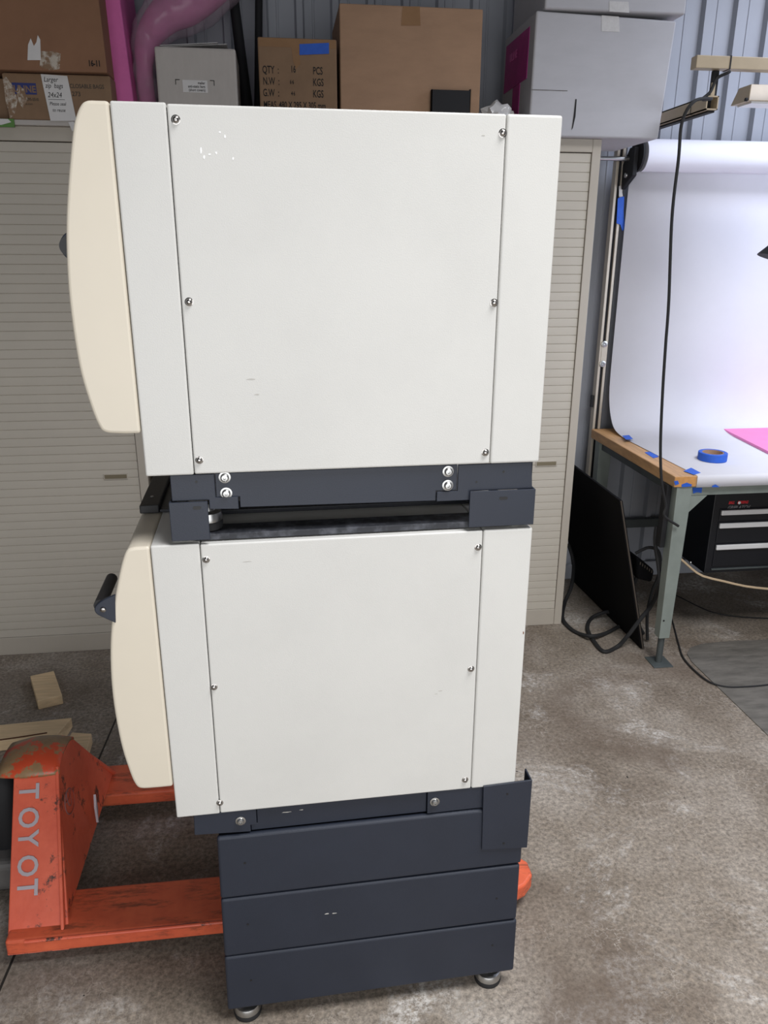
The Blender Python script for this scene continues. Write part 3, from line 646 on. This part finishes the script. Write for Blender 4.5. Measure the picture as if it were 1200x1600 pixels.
# big plain carton
gb = carton('large_carton', 'large plain brown box with a small tape tab, behind the top of the upper cabinet', 0.519, 1.024, 1.80, 2.18, CT, 2.401, 'card', bev=0.004)
q = [at(*p_, y=1.799) for p_ in ((629, 10), (656, 10), (657, 40), (627, 40))]
MB().prism([(v.x, v.z) for v in q], 'y', 1.7988, 1.8002).build('shiny_tape', 'tape_clear', gb)
# small open black box
ob = T('black_box', 'small black box standing in front of the large plain brown box', 'box', (0.93, 1.72, CT))
ob_x0, ob_x1, oy0, oy1, oz = 0.842, 0.985, 1.775, 1.797, 2.142
bx = MB().box(ob_x0, ob_x0+0.003, oy0, oy1, CT, oz).box(ob_x1-0.003, ob_x1, oy0, oy1, CT, oz+0.004).box(ob_x0, ob_x1, oy1-0.003, oy1, CT, oz).box(ob_x0, ob_x1, oy0, oy0+0.003, CT, oz-0.001).box(ob_x0, ob_x1, oy0, oy1, CT, CT+0.003)
bx.build('box_shell', 'soft_black', ob)
MB().box(ob_x1-0.001, ob_x1+0.0015, oy0-0.001, oy0+0.001, CT, oz+0.004).build('cut_edge', 'card_dark', ob)
# crumpled bag
cb = MB(); bmesh.ops.create_icosphere(cb.b, subdivisions=3, radius=1.0)
for v in cb.b.verts:
    d = 1+0.16*math.sin(v.co.x*7+1)*math.cos(v.co.y*6)+0.13*math.sin(v.co.z*9+v.co.x*5)
    v.co = Vector((v.co.x*0.058*d+1.088, v.co.y*0.05*d+1.80, max(v.co.z, -0.75)*0.058*d+CT+0.058))
tag(cb.build('plastic_bag', 'tape_white', None, smooth=True, org=(1.088, 1.80, CT)), 'crumpled pale plastic bag between the brown and white boxes', 'bag')

# white cartons at the right
wc = T('white_carton', 'big white box overhanging the right cabinet, magenta print on its side', 'box', (1.45, 1.74, CT))
WX0, WX1, WY0, WY1, WZ0, WZ1 = 1.193, 1.692, 1.735, 2.13, CT, 2.384
MB().hull([(WX0, WY0, WZ0), (WX1-0.003, WY0, WZ0), (WX1-0.003, WY1, WZ0), (WX0, WY1, WZ0)], [(WX0+0.004, WY0, WZ1+0.004), (WX1+0.020, WY0, WZ1-0.010), (WX1+0.020, WY1, WZ1-0.010), (WX0+0.004, WY1, WZ1+0.004)]).build('carton_body', 'card_white', wc, bevel=0.007, seg=3)
MB().box(WX0+0.002, WX0+0.135, WY0-0.0016, WY0+0.0, 2.142, 2.1432).build('flap_edge', 'ink_soft', wc)
sl = [at(*p_, y=WY0) for p_ in ((899, 155), (901, 155), (899, 182), (895, 200), (893, 203), (896, 182))]
MB().prism([(v.x, v.z) for v in sl], 'y', WY0-0.0014, WY0+0.0006).build('flap_slit', 'ink', wc)
for pts in (((940, 24), (967, 26), (968, 50), (940, 49)),):
    q = [at(*p_, y=WY0) for p_ in pts]; MB().prism([(v.x, v.z) for v in q], 'y', WY0-0.0008, WY0+0.0006).build('tape_patch', 'tape_white', wc)
MB().hull([(WX0-0.0006, 1.80, 2.19), (WX0-0.0006, 2.10, 2.19), (WX0+0.0022, 2.10, 2.355), (WX0+0.0022, 1.80, 2.355)], [(WX0+0.004, 1.80, 2.19), (WX0+0.004, 2.10, 2.19), (WX0+0.007, 2.10, 2.355), (WX0+0.007, 1.80, 2.355)]).build('magenta_print', 'label_pink', wc)
MB().hull([(WX0-0.0008, 1.88, 2.03), (WX0-0.0008, 1.97, 2.03), (WX0-0.0006, 1.97, 2.188), (WX0-0.0006, 1.88, 2.188)], [(WX0+0.004, 1.88, 2.03), (WX0+0.004, 1.97, 2.03), (WX0+0.004, 1.97, 2.188), (WX0+0.004, 1.88, 2.188)]).build('magenta_print', 'label_pink', wc)
words('ULINE', 'lettering', 'pink', wc, (WX0-0.0012, 2.03, 2.285), (0, -1, 0), Z, 0.040, 0.0003, squash=0.9)
wt = T('white_carton', 'white box resting on top of the big overhanging white box', 'box', (1.48, 1.72, 2.3905))
MB().box(1.222, 1.735, 1.722, 2.12, 2.3905, 2.78).build('carton_body', 'card_white', wt, bevel=0.007, seg=3)
q = [at(*p_, y=1.722) for p_ in ((952, 2), (982, 3), (983, 20), (952, 18))]
MB().prism([(v.x, v.z) for v in q], 'y', 1.7208, 1.7222).build('tape_patch', 'tape_white', wt)

# ================================================================== WORKBENCH
BX0, BX1, BY0, BY1, BH = 1.722, 3.60, 1.362, 2.19, 0.80
wbn = T('workbench', 'workbench with a butcher block top on grey-green steel legs against the ribbed wall', 'workbench', (2.6, 1.8, 0))
MB().box(BX0, BX1, BY0, BY1, BH-0.042, BH).build('worktop', 'butcher', wbn, bevel=0.003)
MB().box(BX0+0.0015, BX0+0.082, BY0-0.0008, BY0, BH-0.040, BH-0.002).build('worktop_end_grain', 'butcher_end', wbn)
MB().box(BX0+0.03, BX1-0.03, BY0+0.018, BY0+0.026, BH-0.082, BH-0.043).build('front_rail', 'bench', wbn, bevel=0.001)
MB().box(BX0+0.03, BX1-0.03, BY1-0.026, BY1-0.018, BH-0.10, BH-0.043).build('back_rail', 'bench', wbn, bevel=0.001)
MB().box(BX0+0.028, BX0+0.034, BY0+0.018, BY1-0.018, BH-0.085, BH-0.043).build('side_rail', 'bench_dark', wbn, bevel=0.001)
def leg(x, y, s=1):
    l = MB().hull([(x+0.006, y, 0.12), (x+0.050, y, 0.12), (x+0.050, y+0.045*s, 0.12), (x+0.006, y+0.045*s, 0.12)], [(x, y, BH-0.0425), (x+0.062, y, BH-0.0425), (x+0.062, y+0.055*s, BH-0.0425), (x, y+0.055*s, BH-0.0425)]).build('leg', 'bench', wbn, bevel=0.002)
    MB().cyl((x+0.028, y+0.022*s, 0.004), (x+0.028, y+0.022*s, 0.13), 0.013, 16).build('leg_insert', 'bench_dark', l, smooth=True)
    MB().box(x-0.012, x+0.070, y-0.025, y+0.065*s if s > 0 else y+0.03, 0, 0.004).build('foot_plate', 'bench_dark', l, bevel=0.001)
    hole_ = MB().lathe((x+0.016, y, 0.20), (0, -1, 0), [(0.004, -0.001), (0.004, 0.0006), (0, 0.0006)], 12).build('bolt', 'black', l)
    return l
leg(1.738, BY0+0.004); leg(1.738, BY1-0.075); leg(BX1-0.10, BY0+0.004); leg(BX1-0.10, BY1-0.075)
MB().prism([(1.800, BH-0.083), (1.870, BH-0.083), (1.800, BH-0.152)], 'y', BY0+0.016, BY0+0.020).build('gusset', 'bench', wbn)

# blue tape pieces
def tape(pts, label, **k):
    q = [at(*p_, **k) for p_ in pts]
    c = sum(q, Vector())/len(q)
    n_ = Vector((0, 0, 0.0008)) if 'z' in k else Vector((0, -0.0012, 0)) if 'y' in k else Vector((-0.0012, 0, 0))
    o = MB().hull(q, [v+n_ for v in q]).build('tape_strip', 'blue_tape', None, org=c)
    return tag(o, label, 'tape')
zt = BH+0.0008
tape([(972, 681), (983, 680), (989, 686), (978, 687)], 'small blue tape strip at the rear of the wooden bench edge', z=BH+0.0135)
tape([(1007, 707), (1020, 705), (1029, 714), (1021, 716)], 'blue tape strip midway along the bare wooden bench edge', z=BH+0.0004)
tape([(1068, 736), (1080, 731), (1095, 739), (1084, 742)], 'blue tape strip on the front corner of the bench top paper', z=zt+0.001)
yf = BY0-0.0012
tape([(1065, 757), (1073, 754), (1081, 757), (1080, 760), (1065, 761)], 'blue tape scrap low on the bench end grain under the wood corner', y=yf)
tape([(1053, 752), (1059, 751), (1061, 756), (1055, 758)], 'tiny blue tape dot at the outer corner of the bench end grain', y=yf)
tape([(1113, 759), (1118, 757), (1124, 761), (1112, 761)], 'blue tape scrap on the paper edge hanging over the bench front', y=BY0-0.0062)
tape([(1082, 762), (1097, 762), (1096, 770), (1089, 769), (1083, 771)], 'bluish-violet tape tag hanging beneath the bench front edge', y=BY0+0.017)

# toolbox under the bench
tb = T('toolbox', 'black drawer toolbox with silver pulls hung under the workbench', 'toolbox', (2.3, 1.5, 0.334))
TX0, TX1, TY0, TY1 = 1.980, 2.66, 1.500, 1.930
MB().box(TX0, TX1, TY0+0.004, TY1, 0.336, 0.700).build('cabinet_shell', 'toolbox', tb, bevel=0.003)
MB().box(TX0+0.008, TX1-0.008, TY0, TY0+0.02, 0.688, 0.7005).build('top_rim', 'bench_dark', tb, bevel=0.002)
for (a, b) in ((0.700, 0.7575),):
    MB().box(TX0+0.01, TX0+0.03, TY0+0.03, TY1-0.03, a, b).box(TX1-0.03, TX1-0.01, TY0+0.03, TY1-0.03, a, b).build('hanger', 'toolbox', tb)
for z0, z1 in ((0.566, 0.616), (0.472, 0.560), (0.366, 0.466)):
    d = MB().box(TX0+0.030, TX1-0.03, TY0, TY0+0.012, z0, z1).build('drawer', 'toolbox', tb, bevel=0.0015)
    MB().box(TX0+0.032, TX1-0.032, TY0-0.010, TY0, z1-0.025, z1-0.004).build('drawer_pull', 'silver', d, bevel=0.003)
MB().box(TX0+0.028, TX1-0.02, TY0-0.002, TY0+0.006, 0.350, 0.356).build('bottom_lip', 'bench_dark', tb)
q = at(1139, 788, y=TY0); q2 = at(1137, 795, y=TY0)
words('BALL    BEARING', 'lettering', 'red', tb, (q.x, TY0+0.0035, q.z), X, Z, 0.0165, 0.0002, squash=0.68, shear=0.3, bold=0.0006)
words('GRIPLATCH', 'lettering', 'letter_grey', tb, (q2.x, TY0+0.0035, q2.z-0.004), X, Z, 0.021, 0.0002, squash=0.86, shear=0.3, bold=0.0006)
q = at(1156, 786, y=TY0); MB().lathe((q.x, TY0+0.0035, q.z), (0, -1, 0), [(0.006, 0), (0.006, 0.001), (0.003, 0.002), (0, 0.002)], 16).build('ball_mark', 'silver', tb)
q = at(1079, 879, x=TX0); MB().lathe((TX0, q.y, q.z), (-1, 0, 0), [(0.006, 0), (0.005, 0.003), (0, 0.003)], 14).build('bolt', 'zinc', tb)

# upright extrusion with backdrop roll
post = T('bench_upright', 'slotted aluminium upright standing at the back corner of the bench', 'post', (1.74, 2.215, 0))
PXc, PYc = 1.748, 2.2155
pst = MB()
for dx in (-0.019, 0.007): pst.box(PXc+dx, PXc+dx+0.012, PYc-0.020, PYc+0.018, 0.0, 2.14)
pst.build('extrusion', 'alu', post, bevel=0.0015)
MB().box(PXc-0.0072, PXc+0.0072, PYc-0.010, PYc+0.016, 0.0, 2.14).build('slot', 'soft_black', post)
for z_ in (1.195, 1.105):
    q = z_
    MB().lathe((PXc, PYc-0.020, z_), (0, -1, 0), [(0.014, 0), (0.014, 0.006), (0.006, 0.008), (0, 0.006)], 18).build('bolt', 'zinc', post, smooth=True)
MB().box(PXc-0.010, PXc+0.010, PYc-0.022, PYc-0.0205, 1.115, 1.185).build('link_plate', 'alu', post, bevel=0.002)
MB().box(PXc-0.030, PXc-0.0195, PYc-0.008, PYc+0.010, 0.90, 0.955).build('hinge', 'black', post)
tw = [(969, 308), (975, 307), (974, 331), (976, 358), (972, 361), (969, 351), (963, 349), (965, 310)]
q = [at(*p_, y=PYc-0.023) for p_ in tw]
tag(MB().hull(q, [v+Vector((0, -0.003, 0)) for v in q]).build('tape_strip', 'blue_tape', None, org=q[0]), 'torn blue tape wrapped on the slotted upright beside the backdrop', 'tape')
q = [at(*p_, y=PYc-0.0235) for p_ in ((967, 291), (970, 290), (972, 300), (973, 307), (967, 307))]
tag(MB().hull(q, [v+Vector((0, -0.0015, 0)) for v in q]).build('paper_scrap', 'paper', None, org=q[0]), 'small white paper scrap above the tape on the slotted upright', 'paper')

rl = T('backdrop_roll', 'wide white paper backdrop roll above the bench, its sheet swept down over the top', 'backdrop', (2.6, 2.115, 1.98))
RYc, RZc, RR = 2.115, 1.979, 0.063
MB().cyl((1.804, RYc, RZc), (3.55, RYc, RZc), RR, 48).build('paper_roll', 'backdrop', rl, smooth=True)
sheet = [(RYc+RR*math.cos(a), RZc+RR*math.sin(a)) for a in (math.radians(20), math.radians(0))]
sheet += [(2.180, 1.90), (2.182, 1.70), (2.182, 1.30), (2.180, 1.06), (2.168, 0.95), (2.135, 0.875), (2.085, 0.826), (2.02, 0.808), (1.94, 0.8025)]
sp = spline([(0, a, b) for a, b in sheet], 5); sp = [(p_.y, p_.z) for p_ in sp]
sp += [(BY0+0.004, 0.8015), (BY0-0.0025, 0.799), (BY0-0.0035, 0.780), (BY0-0.0030, 0.7565)]
def sx(y, z): return 1.786 if z > 0.83 else 1.786+(2.10-y)/0.74*0.024 if y < 2.10 else 1.786
sh = MB(); r0 = []; r1 = []
for y_, z_ in sp:
    r0.append(sh.b.verts.new((sx(y_, z_), y_, z_))); r1.append(sh.b.verts.new((3.53, y_, z_)))
for i in range(len(sp)-1): sh.b.faces.new((r0[i], r1[i], r1[i+1], r0[i+1]))
so = sh.build('paper_sheet', 'backdrop', rl, smooth=True)
md = so.modifiers.new('solid', 'SOLIDIFY'); md.thickness = 0.0012; md.offset = 0
MB().lathe((1.778, RYc, RZc), X, [(0.052, 0), (0.066, 0.002), (0.066, 0.010), (0.030, 0.016), (0.020, 0.024)], 36).build('end_flange', 'soft_black', rl, smooth=True)
MB().ring((0, 0, 0), 0.0705, 0.067, 0.004)
MB().prism([(RYc+0.02, RZc+0.03), (RYc-0.03, RZc+0.03), (RYc-0.03, RZc-0.08), (RYc+0.07, RZc-0.13), (RYc+0.078, RZc-0.03)], 'x', 1.755, 1.776).build('roll_bracket', 'soft_black', rl, bevel=0.004)
MB().lathe((1.755, RYc+0.03, RZc-0.075), (-1, 0, 0), [(0.011, 0), (0.010, 0.005), (0.004, 0.006), (0, 0.005)], 18).build('bracket_bolt', 'zinc', rl, smooth=True)
MB().cyl((1.50, RYc+0.02, RZc-0.012), (1.776, RYc+0.02, RZc-0.012), 0.009, 14).build('roll_axle', 'zinc', rl, smooth=True)

# tape roll and foam sheet on the bench
tr = T('tape_roll', 'roll of blue masking tape lying on the white paper of the bench', 'tape roll', (1.967, 1.537, 0.803))
MB().ring((1.985, 1.572, 0.803), 0.056, 0.041, 0.032, 44).build('tape_winding', 'blue_tape', tr, bevel=0.002, smooth=True)
MB().ring((1.985, 1.572, 0.8032), 0.0408, 0.038, 0.0315, 44).build('cardboard_core', 'card', tr, smooth=True)
fz = 0.8035
q = [at(*p_, z=fz) for p_ in ((1124, 671), (1290, 667), (1330, 770), (1260, 740))]
tag(MB().hull(q, [v+Vector((0, 0, 0.012)) for v in q]).build('foam_sheet', 'pink_pale', None, bevel=0.002, org=q[0]), 'pale pink foam sheet lying on the white bench paper at the right edge', 'foam sheet')

# overhead arm, beam and strip light
oa = T('overhead_arm', 'beige square-tube arm reaching forward over the bench from behind the white box', 'arm', (1.756, 1.9, 2.08))
ax, az = 1.757, 2.077
am = MB(); h_ = 0.0215
for (a, b, c_, d_) in ((ax-h_, ax-h_+0.004, az-h_, az+h_), (ax+h_-0.004, ax+h_, az-h_, az+h_), (ax-h_, ax+h_, az-h_, az-h_+0.004), (ax-h_, ax+h_, az+h_-0.004, az+h_)):
    am.box(a, b, 1.497, 2.194, c_, d_)
am.build('square_tube', 'arm', oa)
MB().box(ax-h_+0.004, ax+h_-0.004, 1.54, 1.56, az-h_+0.004, az+h_-0.004).build('tube_plug', 'soft_black', oa)
MB().box(ax+0.0, ax+0.022, 1.515, 1.530, az+h_, 2.178).build('riser_plate', 'soft_black', oa, bevel=0.002)
MB().box(ax-0.004, ax+0.010, 1.508, 1.514, az+h_, 2.14).build('riser_clip', 'arm', oa, bevel=0.001)
MB().box(1.680, 3.2, 1.490, 1.530, 2.1785, 2.2165).build('cross_beam', 'arm', oa, bevel=0.002)
MB().box(1.797, 1.802, 1.4885, 1.5315, 2.177, 2.218).build('cable_tie', 'soft_black', oa)
MB().box(ax-h_-0.001, ax+h_+0.001, 1.600, 1.603, az-h_-0.001, az+h_+0.001).build('cable_tie', 'soft_black', oa)
MB().box(ax-0.006, ax+0.018, 1.51, 2.1, az-h_-0.006, az-h_-0.001).build('cable_channel', 'soft_black', oa)
sl_ = T('strip_light', 'beige strip light hanging at the right edge above the backdrop', 'strip light', (2.2, 1.7, 2.10))
A = [at(1160, 160, y=1.66), at(1169, 133, y=1.66)]
L0, L1 = A[0], A[1]
MB().hull([(L0.x, 1.62, L0.z), (L0.x, 1.74, L0.z), (L1.x, 1.72, L1.z), (L1.x, 1.64, L1.z)], [(L0.x+0.9, 1.62, L0.z), (L0.x+0.9, 1.74, L0.z), (L1.x+0.9, 1.72, L1.z), (L1.x+0.9, 1.64, L1.z)]).build('housing', 'arm', sl_, bevel=0.002)
MB().box(L0.x+0.02, L0.x+0.88, 1.635, 1.725, L0.z-0.006, L0.z+0.002).build('diffuser', 'silver', sl_)
MB().lathe((L0.x-0.0, 1.63, L0.z+0.004), (-1, 0, 0), [(0.006, 0), (0.006, 0.008), (0, 0.008)], 12).build('end_peg', 'soft_black', sl_)
for x_ in (L1.x+0.12, L1.x+0.75): MB().cyl((x_, 1.68, L1.z), (x_, 1.68, 2.178), 0.004, 8).cyl((x_, 1.68, 2.178), (x_, 1.53, 2.178), 0.004, 8).build('hanger_rod', 'zinc', sl_)

# black lamp shade tip at the right edge
ls = T('clamp_lamp', 'black conical clamp lamp whose shade tip just enters at the right edge', 'lamp', (2.20, 1.62, 1.60))
MB().lathe((2.178, 1.62, 1.572), (0.25, 0, 1), [(0.088, 0), (0.086, 0.004), (0.028, 0.085), (0.026, 0.12), (0, 0.125)], 30).build('lamp_shade', 'soft_black', ls, smooth=True)
MB().tube(spline([(2.208, 1.62, 1.69), (2.33, 1.64, 1.85), (2.38, 1.56, 2.05), (2.36, 1.515, 2.177)], 5), 0.006, 8).build('lamp_arm', 'soft_black', ls, smooth=True)

# hanging cable and floor cords
def cable(name, label, pts, r, m='rubber', cat='cable'):
    pts = [Vector(p_) for p_ in pts]
    o = MB().tube(spline(pts, 8), r, 8).build(name, m, None, smooth=True, org=pts[0]); return tag(o, label, cat)
pts = [(1.800, 1.487, 2.170), (1.790, 1.486, 2.165), (1.764, 1.500, 2.150), (1.745, 1.497, 2.11), (1.715, 1.487, 2.085), (1.700, 1.40, 2.072)]
for px, py in ((1085, 158), (1066, 190), (1060, 250), (1050, 340), (1045, 470), (1040, 540), (1035, 620), (1032, 700), (1034, 755)):
    q = at(px, py, y=1.335); pts.append((q.x, q.y, q.z))
for px, py, yy in ((1040, 790, 1.345), (1038, 806, 1.345), (1060, 822, 1.352)):
    q = at(px, py, y=yy); pts.append(tuple(q))
cable('power_cable', 'long black power cable hanging from the overhead arm to the bench leg', pts, 0.0052)
# thick cable looping on the floor
lp = []
for px, py, kk in ((1026, 822, dict(y=1.45)), (1024, 850, dict(y=1.45)), (1029, 885, dict(y=1.44)), (1030, 915, dict(y=1.43)), (1018, 945, dict(z=0.20)), (1000, 968, dict(z=0.14)), (982, 992, dict(z=0.07)), (965, 1010, dict(z=0.012)), (944, 1018, dict(z=0.009)), (928, 1002, dict(z=0.009)), (918, 982, dict(z=0.009)), (924, 966, dict(z=0.009)), (944, 957, dict(z=0.03)), (956, 956, dict(z=0.03))):
    lp.append(tuple(at(px, py, **kk)))
cable('extension_cable', 'thick black cable drooping from the bench leg into a loop on the floor', lp, 0.0085)
lp = []
for px, py, kk in ((888, 850, dict(y=2.15)), (896, 880, dict(y=2.12)), (893, 915, dict(y=2.0)), (883, 940, dict(z=0.02)), (879, 965, dict(z=0.009)), (889, 980, dict(z=0.009)), (905, 990, dict(z=0.009)), (925, 994, dict(z=0.024)), (945, 990, dict(z=0.010)), (968, 978, dict(z=0.009))):
    lp.append(tuple(at(px, py, **kk)))
cable('extension_cable', 'thick black cable curling round the foot of the right tambour cabinet', lp, 0.0085)
lp = [tuple(at(px, py, z=0.006)) for px, py in ((1035, 935), (1048, 962), (1060, 1005), (1068, 1028), (1088, 1050), (1110, 1066), (1135, 1073), (1165, 1073), (1200, 1070), (1260, 1062))]
lp[0] = tuple(at(1034, 925, z=0.05))
cable('thin_cord', 'thin black cord curving over the floor mat from the bench leg', lp, 0.0035)
lp = [tuple(at(px, py, z=0.006)) for px, py in ((1030, 918), (1060, 932), (1090, 947), (1115, 957), (1150, 963), (1200, 966), (1260, 968))]
cable('thin_cord', 'thinner dark cord on the floor below the toolbox', lp, 0.0025)
lp = [at(1044, 862, y=1.47), at(1062, 872, y=1.46), at(1080, 888, y=1.46), at(1098, 900, y=1.45), at(1130, 908, y=1.45), at(1165, 916, y=1.45), at(1200, 920, y=1.45), at(1260, 926, y=1.45)]
o = MB().tube(spline([tuple(v) for v in lp], 2), 0.0065, 6, flat=0.7).build('tan_hose', 'tan', None, smooth=True, org=lp[0])
tag(o, 'tan hose sagging in front of the toolbox bottom', 'hose')

# black panel leaning by the bench
lpn = T('leaning_panel', 'large matte black panel leaning on the gap beside the right tambour cabinet', 'panel', (1.74, 1.85, 0))
pb, pt = 1.742, 1.590
MB().hull([(pb, 1.500, 0.002), (pb+0.018, 1.500, 0.0), (pt+0.018, 1.535, 0.655), (pt, 1.535, 0.660)], [(pb-0.032, 2.205, 0.002), (pb-0.014, 2.205, 0.0), (1.553, 2.15, 0.700), (1.535, 2.15, 0.705)]).build('board', 'panel_black', lpn, bevel=0.003)
MB().tube([(pb+0.009, 1.4985, 0.004), (pt+0.009, 1.5335, 0.655)], 0.0035, 8).build('edge_strip', 'ink_soft', lpn)
# adapter box behind it
pa = T('power_adapter', 'black power adapter with ribbed end, wedged between leaning panel and bench leg', 'adapter', (1.80, 1.60, 0.25))
c0 = at(1005, 880, y=1.62)
MB().hull([(c0.x-0.050, 1.58, c0.z+0.045), (c0.x+0.036, 1.58, c0.z-0.02), (c0.x+0.030, 1.58, c0.z-0.075), (c0.x-0.040, 1.58, c0.z-0.055)], [(c0.x-0.050, 1.70, c0.z+0.045), (c0.x+0.036, 1.70, c0.z-0.02), (c0.x+0.030, 1.70, c0.z-0.075), (c0.x-0.040, 1.70, c0.z-0.055)]).build('housing', 'panel_black', pa, bevel=0.012, seg=3)
for k in range(6): MB().box(c0.x-0.036+k*0.011, c0.x-0.0325+k*0.011, 1.577, 1.581, c0.z+0.012-k*0.008, c0.z+0.024-k*0.008).build('vent_rib', 'ink_soft', pa)
MB().tube(spline([(c0.x-0.05, 1.60, c0.z+0.055), (c0.x, 1.585, c0.z+0.085), (c0.x+0.045, 1.58, c0.z+0.060), (c0.x+0.05, 1.57, c0.z-0.03), (c0.x+0.03, 1.57, c0.z-0.11), (c0.x+0.02, 1.57, 0.13), (c0.x+0.03, 1.56, 0.01)], 5), 0.007, 8).build('lead', 'rubber', pa, smooth=True)
MB().tube(spline([(c0.x-0.01, 1.64, c0.z-0.06), (c0.x-0.03, 1.64, 0.16), (c0.x+0.01, 1.63, 0.06), (c0.x+0.04, 1.62, 0.008)], 5), 0.008, 8).build('lead', 'rubber', pa, smooth=True)
# cable bundle strapped to the leg
ps_ = tag(MB().box(1.716, 1.737, 1.400, 1.440, 0.50, 0.757).build('power_strip', 'soft_black', None, bevel=0.004, org=(1.72, 1.42, 0.50)), 'narrow black power strip fixed to the inner side of the bench leg', 'power strip')

# floor mat
mp_ = [at(*p_, z=0.0) for p_ in ((1115, 1068), (1092, 1046), (1080, 1034), (1073, 1022), (1078, 1013), (1095, 1007), (1130, 1003), (1200, 1000), (1330, 996))]
mp2 = [(v.x, v.y) for v in mp_]+[(3.4, 0.40), (at(1200, 1150, z=0).x, at(1200, 1150, z=0).y)]
tag(MB().prism(mp2, 'z', 0.0, 0.0035).build('floor_mat', 'mat', None, bevel=0.001, org=(2.2, 1.2, 0)), 'thin grey floor mat with a rounded corner in front of the bench', 'floor mat')
